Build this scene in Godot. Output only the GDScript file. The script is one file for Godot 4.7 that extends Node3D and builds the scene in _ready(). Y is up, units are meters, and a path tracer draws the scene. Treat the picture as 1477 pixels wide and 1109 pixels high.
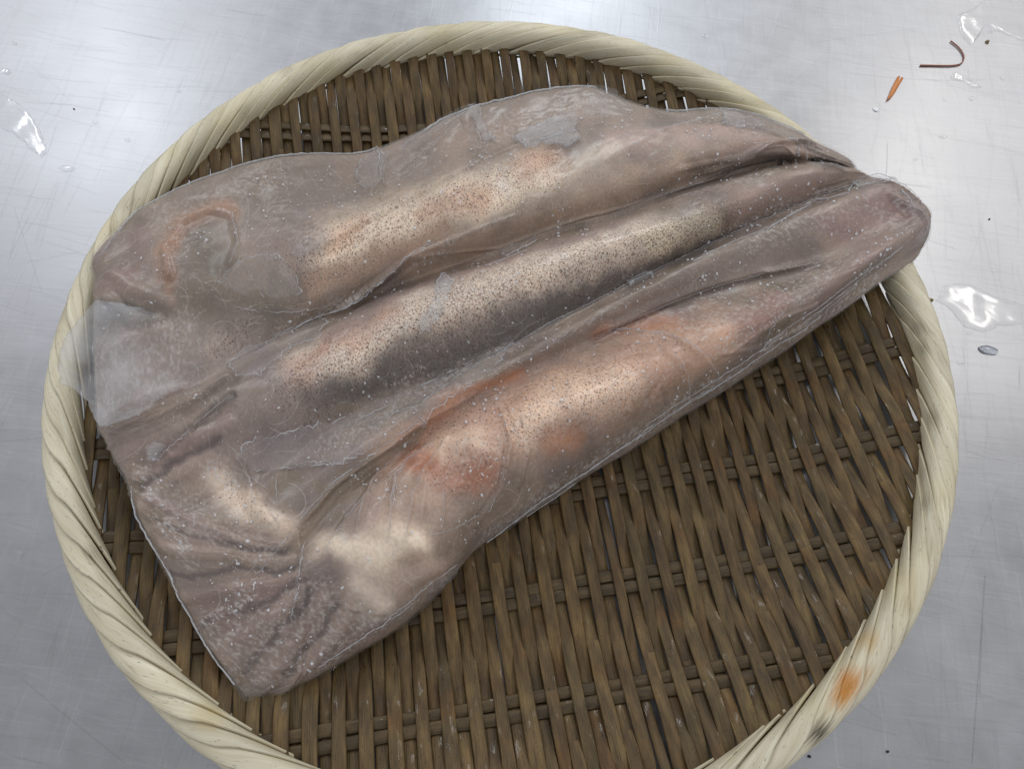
extends Node3D
# A block of three frozen squid on a round bamboo basket, on a steel work table. Units are metres, y is up.

const KS := [0.00000, 0.02287, 0.04737, 0.07171, 0.09621, 0.12069, 0.14516, 0.16966, 0.19414, 0.21865, 0.24316, 0.26767, 0.29215, 0.31660, 0.34101, 0.36550, 0.38995, 0.41441, 0.43892, 0.45046]      # where the stations along the block lie, in metres along it
const KT := [0.00000, 0.02154, 0.04344, 0.07086, 0.09003, 0.10696, 0.12191, 0.13724, 0.15781, 0.17503, 0.19266, 0.21886, 0.24272, 0.25930, 0.27704]      # where its rows lie, in metres across it
const NU := 660
const NV := 420
const BW := 520
const BH := 307
const TW := 1640
const TH := 968
var LU: float = KS[KS.size() - 1]
var LV: float = KT[KT.size() - 1]
var rng := RandomNumberGenerator.new()
var used := {}
var M := {}

# ---------------------------------------------------------------- helpers
func numbered(called: String, parent: Node) -> String:
	var key := "%d/%s" % [parent.get_instance_id(), called]
	var k: int = used.get(key, 0)
	used[key] = k + 1
	return called if k == 0 else "%s_%03d" % [called, k]

func put(called: String, mesh: Mesh, mat: Material, parent: Node3D = self) -> MeshInstance3D:
	var o := MeshInstance3D.new()
	o.name = numbered(called, parent)
	o.mesh = mesh
	o.material_override = mat
	parent.add_child(o, true)
	return o

func thing(called: String, label: String, category: String, where := Vector3.ZERO, group := "") -> Node3D:
	var o := Node3D.new()
	o.name = numbered(called, self)
	add_child(o, true)
	o.position = where
	return tag(o, label, category, group)

func tag(o: Node3D, label: String, category: String, group := "") -> Node3D:
	o.set_meta("label", label)
	o.set_meta("category", category)
	if group != "":
		o.set_meta("group", group)
	return o

func mat(called: String, color: Color, rough := 0.6, metal := 0.0) -> StandardMaterial3D:
	var m := StandardMaterial3D.new()
	m.resource_name = called
	m.albedo_color = color
	m.roughness = rough
	m.metallic = metal
	return m

func noise(s: int, freq: float, oct := 4, kind := FastNoiseLite.TYPE_SIMPLEX_SMOOTH) -> FastNoiseLite:
	var n := FastNoiseLite.new()
	n.seed = s
	n.frequency = freq
	n.noise_type = kind
	n.fractal_type = FastNoiseLite.FRACTAL_FBM
	n.fractal_octaves = oct
	return n

func from_arrays(v: PackedVector3Array, n: PackedVector3Array, t: PackedVector2Array, c: PackedColorArray, idx: PackedInt32Array) -> ArrayMesh:
	var a := []
	a.resize(Mesh.ARRAY_MAX)
	a[Mesh.ARRAY_VERTEX] = v
	a[Mesh.ARRAY_NORMAL] = n
	if t.size():
		a[Mesh.ARRAY_TEX_UV] = t
	if c.size():
		a[Mesh.ARRAY_COLOR] = c
	a[Mesh.ARRAY_INDEX] = idx
	var m := ArrayMesh.new()
	m.add_surface_from_arrays(Mesh.PRIMITIVE_TRIANGLES, a)
	return m

# normals of a grid of nu columns by nv rows (index j * nu + i); wrap joins the last row to the first
func grid_normals(v: PackedVector3Array, nu: int, nv: int, wrap: bool, flip: bool) -> PackedVector3Array:
	var n := PackedVector3Array()
	n.resize(nu * nv)
	for j in nv:
		var j0 := j - 1
		var j1 := j + 1
		if wrap:
			j0 = (j0 + nv) % nv
			j1 = j1 % nv
		else:
			j0 = maxi(j0, 0)
			j1 = mini(j1, nv - 1)
		for i in nu:
			var a := v[j * nu + mini(i + 1, nu - 1)] - v[j * nu + maxi(i - 1, 0)]
			var b := v[j1 * nu + i] - v[j0 * nu + i]
			var c := a.cross(b).normalized()
			n[j * nu + i] = -c if flip else c
	return n

func grid_index(nu: int, nv: int, wrap: bool, flip: bool) -> PackedInt32Array:
	var idx := PackedInt32Array()
	for j in (nv if wrap else nv - 1):
		var k := (j + 1) % nv
		for i in nu - 1:
			var a := j * nu + i
			var b := a + 1
			var c := k * nu + i
			var d := c + 1
			if flip:
				idx.append_array([a, b, c, b, d, c])
			else:
				idx.append_array([a, c, b, b, c, d])
	return idx

func grid(v: PackedVector3Array, nu: int, nv: int, t := PackedVector2Array(), c := PackedColorArray(), wrap := false, flip := false) -> ArrayMesh:
	return from_arrays(v, grid_normals(v, nu, nv, wrap, flip), t, c, grid_index(nu, nv, wrap, flip))

# a profile (x to the side, y up) swept along a path
func sweep(path: PackedVector3Array, ups: PackedVector3Array, profile: Array, taper: PackedFloat32Array, tone: Array, uv_len: float, uv_off: Vector2) -> ArrayMesh:
	var nu := path.size()
	var nv := profile.size()
	var v := PackedVector3Array()
	v.resize(nu * nv)
	var t := PackedVector2Array()
	t.resize(nu * nv)
	var c := PackedColorArray()
	c.resize(nu * nv)
	for i in nu:
		var f := (path[mini(i + 1, nu - 1)] - path[maxi(i - 1, 0)]).normalized()
		var s := f.cross(ups[i]).normalized()
		var u := s.cross(f)
		for j in nv:
			var q: Vector2 = profile[j]
			v[j * nu + i] = path[i] + s * q.x * taper[i] + u * q.y
			t[j * nu + i] = Vector2(uv_off.x + q.x * 60.0, uv_off.y + i * uv_len / nu)
			c[j * nu + i] = tone[i]
	return grid(v, nu, nv, t, c, true, true)

func tex(im: Image) -> ImageTexture:
	return ImageTexture.create_from_image(im)

# ---------------------------------------------------------------- start
func _ready() -> void:
	rng.seed = 7
	var cam := Camera3D.new()
	cam.name = "camera"
	cam.fov = 53.0888
	cam.near = 0.01
	cam.far = 30.0
	cam.basis = Basis(Vector3.RIGHT, -1.1336) * Basis(Vector3.BACK, 0.0809)
	cam.position = Vector3(0.0035, 0.3675, 0.1836)
	add_child(cam)
	cam.current = true

	var env := Environment.new()
	env.background_mode = Environment.BG_COLOR
	env.background_color = Color(0.56, 0.56, 0.575).linear_to_srgb()
	env.tonemap_mode = Environment.TONE_MAPPER_LINEAR
	env.tonemap_exposure = 1.05
	env.sdfgi_enabled = true
	env.ssao_enabled = true
	env.ssil_enabled = true
	var we := WorldEnvironment.new()
	we.name = "surroundings"
	we.environment = env
	add_child(we)

	lamp(Vector3(1.42, 1.75, -1.8), Vector3(1.42, 0.0, -1.8), Vector2(0.16, 1.9), 1.5, Color(1.0, 0.98, 0.95))
	lamp(Vector3(-1.5, 1.75, -2.0), Vector3(-1.5, 0.0, -2.0), Vector2(0.16, 1.9), 1.6, Color(0.98, 0.99, 1.0))
	lamp(Vector3(0.1, 1.75, -2.5), Vector3(0.1, 0.0, -2.5), Vector2(0.16, 1.9), 1.75, Color(0.96, 0.985, 1.0))

	make_table()
	make_basket()
	make_block()
	make_small_things()

func lamp(at: Vector3, towards: Vector3, size: Vector2, energy: float, color: Color) -> void:
	var l := AreaLight3D.new()
	l.name = numbered("ceiling_lamp_light", self)
	l.area_size = size
	l.light_energy = energy
	l.light_color = color
	l.area_range = 8.0
	l.area_attenuation = 2.0
	l.shadow_enabled = true
	add_child(l, true)
	l.look_at_from_position(at, towards, Vector3.FORWARD if absf((towards - at).normalized().y) > 0.95 else Vector3.UP)

# ---------------------------------------------------------------- the steel table
func make_table() -> void:
	var n := 2048
	var a := PackedByteArray()   # colour
	var h := PackedByteArray()   # relief
	var r := PackedByteArray()   # roughness
	a.resize(n * n)
	h.resize(n * n)
	r.resize(n * n)
	var big := noise(11, 0.0022, 4).get_image(n, n).get_data()
	var mid := noise(12, 0.02, 4).get_image(n, n).get_data()
	var fx := noise(13, 0.5, 1)
	for y in n:
		var rowv := int(fx.get_noise_1d(y * 0.9) * 9.0)
		for x in n:
			var k := y * n + x
			a[k] = 226 + ((big[k] - 128) >> 3) + ((mid[k] - 128) >> 4) + rowv / 3
			h[k] = 128 + rowv
			r[k] = clampi(150 + ((big[k] - 128) >> 2) + ((mid[k] - 128) >> 4), 0, 255)
	var g := RandomNumberGenerator.new()
	g.seed = 5
	for i in 26000:
		# fine wiping scratches, most along two directions, a few askew
		var kind := g.randf()
		var ang := g.randfn(0.12, 0.10) if kind < 0.5 else (g.randfn(1.62, 0.07) if kind < 0.95 else g.randf() * PI)
		var len := g.randf_range(15, 130) * (2.0 if g.randf() < 0.1 else 1.0)
		var p := Vector2(g.randf() * n, g.randf() * n)
		var d := Vector2.from_angle(ang)
		var bend := g.randfn(0, 0.0012)
		var light := g.randf() < 0.62
		var amt := int(g.randf_range(2, 8) * (2.4 if g.randf() < 0.03 else 1.0))
		for s in int(len):
			var k := (int(p.y) & 2047) * n + (int(p.x) & 2047)
			var e := int(amt * minf(1.0, minf(s, len - s) / 12.0))
			a[k] = clampi(a[k] + (e if light else -e), 0, 255)
			h[k] = clampi(h[k] - e * 2, 0, 255)
			r[k] = clampi(r[k] + e, 0, 255)
			p += d
			d = d.rotated(bend)
	for s in [[Vector2(1576, 1265), Vector2(1530, 1444), 26], [Vector2(1564, 1314), Vector2(1549, 1380), 20], [Vector2(1370, 1406), Vector2(1467, 1423), 12], [Vector2(626, 1341), Vector2(707, 1285), 12], [Vector2(776, 1438), Vector2(844, 1480), 14], [Vector2(448, 908), Vector2(520, 1021), 10], [Vector2(1475, 507), Vector2(1633, 460), 12], [Vector2(1295, 470), Vector2(1494, 519), 10], [Vector2(639, 1436), Vector2(754, 1498), 14], [Vector2(1609, 1165), Vector2(1542, 1288), 9]]:
		var a0: Vector2 = s[0]
		var steps := int(a0.distance_to(s[1]))
		for q in steps:
			var p := a0.lerp(s[1], float(q) / steps)
			var kk := (int(p.y + sin(q * 0.02) * 0.8) & 2047) * n + (int(p.x) & 2047)
			a[kk] = clampi(a[kk] - s[2], 0, 255)
			h[kk] = clampi(h[kk] - 30, 0, 255)
	var m := mat("brushed_steel", Color(0.745, 0.752, 0.77), 1.0, 1.0)
	var col := Image.create_from_data(n, n, false, Image.FORMAT_L8, a)
	col.convert(Image.FORMAT_RGB8)
	m.albedo_texture = tex(col)
	m.roughness = 0.70
	m.roughness_texture = tex(Image.create_from_data(n, n, false, Image.FORMAT_L8, r))
	m.heightmap_enabled = true
	m.heightmap_texture = tex(Image.create_from_data(n, n, false, Image.FORMAT_L8, h))
	m.heightmap_scale = 0.012
	var half := 0.48
	var v := PackedVector3Array()
	var t := PackedVector2Array()
	# the sheet, gently uneven, with a thin edge turned down
	var k := 61
	var un := noise(14, 5.0, 2)
	for j in k:
		for i in k:
			var x := lerpf(-half, half, i / 60.0)
			var z := lerpf(-half, half, j / 60.0)
			v.append(Vector3(x * 1.6, un.get_noise_2d(x, z) * 0.0002 - 0.0002, z * 1.5))
			t.append(Vector2(x * 1.6 + 0.5, z * 1.5 + 0.5) / 0.96)
	var top := put("table", grid(v, k, k, t), m)
	top.set_meta("kind", "structure")
	top.set_meta("label", "scratched stainless steel table top with wiping marks")

# ---------------------------------------------------------------- the bamboo basket
const WEAVE := 0.2269
const ROWGAP := 0.047
const PITCH := 0.00565

func dish(r: float) -> float:
	return smoothstep(0.150, 0.214, r) * 0.018

# half the width of the rim, which is narrower on the right
func rim_half(th: float) -> float:
	var d := wrapf(th + 0.05, -PI, PI)
	return 0.0061 - 0.0006 * exp(-pow(d / 0.75, 2.0))

func weave(u: float, v: float) -> Vector3:
	var c := cos(WEAVE)
	var s := sin(WEAVE)
	return Vector3(u * c + v * s, 0, -u * s + v * c)

func bamboo_image(w: int, hgt: int, s: int, lines: float, specks: int, lo: float, hi: float) -> Image:
	var im := Image.create(w, hgt, false, Image.FORMAT_RGB8)
	var n1 := noise(s, 1.0, 3)
	var n2 := noise(s + 1, 0.02, 3)
	for y in hgt:
		for x in w:
			var f := n1.get_noise_2d(x * lines, y * 0.012) * 0.5 + n2.get_noise_2d(x, y * 0.6) * 0.5
			var q := clampf(lerpf(lo, hi, 0.5 + f * 0.75), 0, 1)
			im.set_pixel(x, y, Color(q, q * (0.985 + f * 0.03), q * (0.95 + f * 0.07)))
	var g := RandomNumberGenerator.new()
	g.seed = s
	for i in specks:
		var x := g.randi_range(2, w - 3)
		var y := g.randi_range(2, hgt - 3)
		var d := g.randf_range(0.45, 0.8)
		for k in g.randi_range(1, 5):
			var px := im.get_pixel(x, y)
			im.set_pixel(x, y, px * d)
			x = clampi(x + g.randi_range(-1, 1), 0, w - 1)
			y = clampi(y + g.randi_range(-1, 2), 0, hgt - 1)
	return im

func make_basket() -> void:
	var b := thing("bamboo_basket", "round flat bamboo basket with a cream wrapped rim", "basket")
	var warp_m := mat("old_bamboo", Color.WHITE, 0.42)
	warp_m.vertex_color_use_as_albedo = true
	var im := bamboo_image(128, 1024, 31, 0.30, 900, 0.45, 1.0)
	warp_m.albedo_texture = tex(im)
	var hm: Image = im.duplicate()
	hm.convert(Image.FORMAT_L8)
	warp_m.heightmap_enabled = true
	warp_m.heightmap_texture = tex(hm)
	warp_m.heightmap_scale = 0.03
	var wet := Image.create(64, 512, false, Image.FORMAT_L8)
	var wn := noise(35, 0.03, 3)
	for y in 512:
		for x in 64:
			var q := 0.64 - smoothstep(0.40, 0.48, wn.get_noise_2d(x * 1.4, y * 1.2)) * 0.46
			wet.set_pixel(x, y, Color(q, q, q))
	warp_m.roughness = 1.0
	warp_m.roughness_texture = tex(wet)
	var tone_n := noise(32, 14.0, 3)
	var stain_n := noise(33, 26.0, 2)
	var rin := 0.211
	for i in range(-36, 37):
		var u := i * PITCH + rng.randfn(0, 0.00022)
		var wd := 0.0060 + rng.randfn(0, 0.00022)
		if i == 6:
			wd = 0.0046
			u += 0.0005
		elif i == 6 + 1:
			u += 0.0006
		elif absi(i) > 30 and rng.randf() < 0.5:
			wd -= 0.0008
		var half := sqrt(maxf(rin * rin - u * u, 0.0001))
		var n := maxi(12, int(half * 2.0 / 0.0042))
		var path := PackedVector3Array()
		var ups := PackedVector3Array()
		var tap := PackedFloat32Array()
		var tone := []
		var base := rng.randf_range(0.8, 1.18)
		var warm := rng.randf_range(-0.02, 0.03)
		var lift := rng.randf_range(-0.0003, 0.0003)
		var shift := rng.randfn(0, 0.0018)
		var roll := rng.randfn(0, 0.04)
		for k in n + 1:
			var v := lerpf(-half, half, float(k) / n)
			var r := sqrt(u * u + v * v)
			var w := clampf(1.25 * cos(PI * (v + shift - 0.0275) / ROWGAP + PI * i) + 0.22, -1, 1)
			var p := weave(u + w * roll * 0.0008, v)
			p.y = dish(r) + 0.0029 + w * 0.0019 + lift
			path.append(p)
			var out_dir := Vector3(p.x, 0, p.z).normalized()
			var slope := (dish(r + 0.001) - dish(r - 0.001)) / 0.002
			ups.append((Vector3.UP - out_dir * slope + weave(roll * (1.0 + 0.5 * w), 0)).normalized())
			tap.append(1.0 + 0.05 * sin(v * 60.0 + i))
			var f := base * (1.0 + 0.30 * tone_n.get_noise_2d(u * 3.0 + i * 5.0, v))
			var st := smoothstep(0.28, 0.55, stain_n.get_noise_2d(i * 9.1, v * 1.2))
			var c := Color(0.228, 0.150, 0.058) * f
			c.r += warm * 0.3
			c = c.lerp(Color(0.24, 0.12, 0.03), st * 0.65)
			c.a = 1.0
			tone.append(c)
		var hw := wd * 0.5
		var prof := [Vector2(-hw, -0.0006), Vector2(-hw, 0.0001), Vector2(-hw * 0.86, 0.0005), Vector2(-hw * 0.3, 0.00078), Vector2(hw * 0.3, 0.00078), Vector2(hw * 0.86, 0.0005), Vector2(hw, 0.0001), Vector2(hw, -0.0006)]
		put("warp_strip", sweep(path, ups, prof, tap, tone, half * 2.0 * 4.0, Vector2(rng.randf(), rng.randf())), warp_m, b)
	for k in range(-4, 5):
		for s in [-1, 1]:
			var v: float = 0.0275 + (k - 0.0) * ROWGAP - 0.0 + s * 0.00285
			if absf(v) > 0.2:
				continue
			var half := sqrt(rin * rin - v * v)
			var n := int(half * 2.0 / 0.0028)
			var path := PackedVector3Array()
			var ups := PackedVector3Array()
			var tap := PackedFloat32Array()
			var tone := []
			var base := rng.randf_range(0.75, 1.0)
			var ph := rng.randf() * TAU
			for q in n + 1:
				var u := lerpf(-half, half, float(q) / n)
				var r := sqrt(u * u + v * v)
				var p := weave(u, v + 0.0004 * sin(u * 70.0 + ph))
				p.y = dish(r) + 0.0031 - 0.0004 * cos(PI * u / PITCH + PI * k)
				path.append(p)
				ups.append(Vector3.UP)
				tap.append(1.0)
				var c := Color(0.185, 0.125, 0.054) * base * (1.0 + 0.28 * tone_n.get_noise_2d(u * 2.0, v * 40.0))
				c.a = 1.0
				tone.append(c)
			var prof := []
			for q in 8:
				var an := -TAU * q / 8.0
				prof.append(Vector2(signf(cos(an)) * pow(absf(cos(an)), 0.6) * 0.0028, signf(sin(an)) * pow(absf(sin(an)), 0.8) * 0.0009))
			put("weft_cane", sweep(path, ups, prof, tap, tone, half * 8.0, Vector2(rng.randf(), rng.randf())), warp_m, b)
	# the rim: a hoop inside, wrapped aslant with broad strips that overlap like shingles
	var rim_m := mat("cream_bamboo", Color.WHITE, 0.5)
	rim_m.vertex_color_use_as_albedo = true
	var rim_im := bamboo_image(256, 512, 41, 0.10, 500, 0.88, 1.0)
	rim_m.albedo_texture = tex(rim_im)
	var cy := 0.0232
	var sb := 0.0074
	var core_v := PackedVector3Array()
	for j in 12:
		for i in 121:
			var th := TAU * i / 120.0
			var an := TAU * j / 12.0
			var sa := rim_half(th)
			var rad := 0.2211 - sa + cos(an) * sa * 0.93
			core_v.append(Vector3(cos(th) * rad, cy + sin(an) * sb * 0.93, sin(th) * rad))
	put("rim_hoop", grid(core_v, 121, 12, PackedVector2Array(), PackedColorArray(), true, false), mat("hoop_bamboo", Color(0.30, 0.22, 0.12).linear_to_srgb(), 0.7), b)
	var count := 72
	var pitch := TAU / count
	var wn2 := noise(43, 9.0, 3)
	var dirt_n := noise(44, 60.0, 3)
	for k in count:
		var th0 := pitch * (k + rng.randfn(0, 0.10))
		var adv := pitch * (4.0 + rng.randfn(0, 0.15))
		var wid := pitch * (1.5 + rng.randfn(0, 0.08))
		var tilt := rng.randfn(0, 0.0002)
		var inner_end := rng.randf_range(222, 238)
		var nu := 34
		var ws := [-0.5, -0.488, -0.42, -0.28, -0.12, 0.04, 0.2, 0.5]
		var nv := ws.size()
		var v := PackedVector3Array()
		var t := PackedVector2Array()
		var c := PackedColorArray()
		var base := rng.randf_range(0.86, 1.08)
		var off := Vector2(rng.randf(), rng.randf())
		for j in nv:
			var w: float = ws[j]
			for i in nu:
				var f := float(i) / (nu - 1)
				var ps := deg_to_rad(lerpf(-75, inner_end, f))
				var th := th0 - adv * (ps - PI / 2) / PI + w * wid * (1.0 - 0.12 * f)
				var bulge := 0.00025 * (1.0 - 4.0 * w * w)
				var up := 0.0007 + (0.5 - w) * (0.0015 + 0.0006 * f) + bulge + tilt - (0.0012 if j == 0 else (0.0005 if j == nv - 1 else 0.0))
				var sa := rim_half(th)
				var rad := 0.2211 - sa + signf(cos(ps)) * pow(absf(cos(ps)), 0.78) * (sa + up)
				var p := Vector3(cos(th) * rad, cy + signf(sin(ps)) * pow(absf(sin(ps)), 0.85) * (sb + up), sin(th) * rad)
				v.append(p)
				t.append(Vector2(off.x + w * 0.45, off.y + f * 0.5))
				var q := base * (1.0 + 0.10 * wn2.get_noise_3d(p.x * 4, p.y * 4, p.z * 4))
				var col := Color(0.80, 0.765, 0.62) * q
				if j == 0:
					col = Color(0.24, 0.18, 0.09)  # brown cut edge, kept dark to paint in the shade line of the seam
				var dirt := smoothstep(0.30, 0.62, dirt_n.get_noise_3d(p.x, p.y, p.z)) * 0.35
				col = col.lerp(Color(0.20, 0.16, 0.09), dirt)
				col = col.lerp(Color(0.62, 0.50, 0.17), 0.22 * smoothstep(0.1, 0.5, wn2.get_noise_3d(p.z * 2 + 7, p.x * 2, p.y)))
				for s in [[Vector3(0.1526, 0.0310, 0.1500), 0.0062, Color(0.60, 0.24, 0.02), 0.95], [Vector3(0.1482, 0.0310, 0.1557), 0.0055, Color(0.60, 0.25, 0.02), 0.90], [Vector3(0.1596, 0.0300, 0.1459), 0.0050, Color(0.55, 0.25, 0.03), 0.50], [Vector3(0.1633, 0.0300, 0.1326), 0.0060, Color(0.6, 0.36, 0.08), 0.50], [Vector3(0.1378, 0.0300, 0.1703), 0.0055, Color(0.03, 0.022, 0.012), 0.90], [Vector3(0.1403, 0.0300, 0.1680), 0.0030, Color(0.03, 0.022, 0.012), 0.80], [Vector3(0.2051, 0.0320, -0.0243), 0.0070, Color(0.10, 0.075, 0.035), 0.60], [Vector3(0.2081, 0.0310, -0.0131), 0.0050, Color(0.08, 0.06, 0.03), 0.50], [Vector3(0.1959, 0.0320, 0.0679), 0.0060, Color(0.10, 0.075, 0.035), 0.50], [Vector3(0.2073, 0.0310, 0.0250), 0.0060, Color(0.13, 0.10, 0.05), 0.40], [Vector3(0.1812, 0.0320, 0.0930), 0.0025, Color(0.08, 0.06, 0.03), 0.80], [Vector3(-0.1287, 0.0320, 0.1581), 0.0060, Color(0.2, 0.15, 0.07), 0.45], [Vector3(-0.1622, 0.0320, 0.1164), 0.0050, Color(0.16, 0.12, 0.06), 0.50], [Vector3(-0.1063, 0.0310, 0.1813), 0.0080, Color(0.55, 0.42, 0.12), 0.40], [Vector3(-0.1712, 0.0310, 0.1229), 0.0040, Color(0.12, 0.09, 0.04), 0.50]]:
					var dd: float = (p - s[0]).length() + 0.0012 * dirt_n.get_noise_3d(p.x * 8, p.y * 8, p.z * 8)
					col = col.lerp(s[2], s[3] * (1.0 - smoothstep(s[1] * 0.5, s[1], dd)))
				col.a = 1.0
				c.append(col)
		put("rim_wrap", grid(v, nu, nv, t, c, false, true), rim_m, b)

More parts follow.
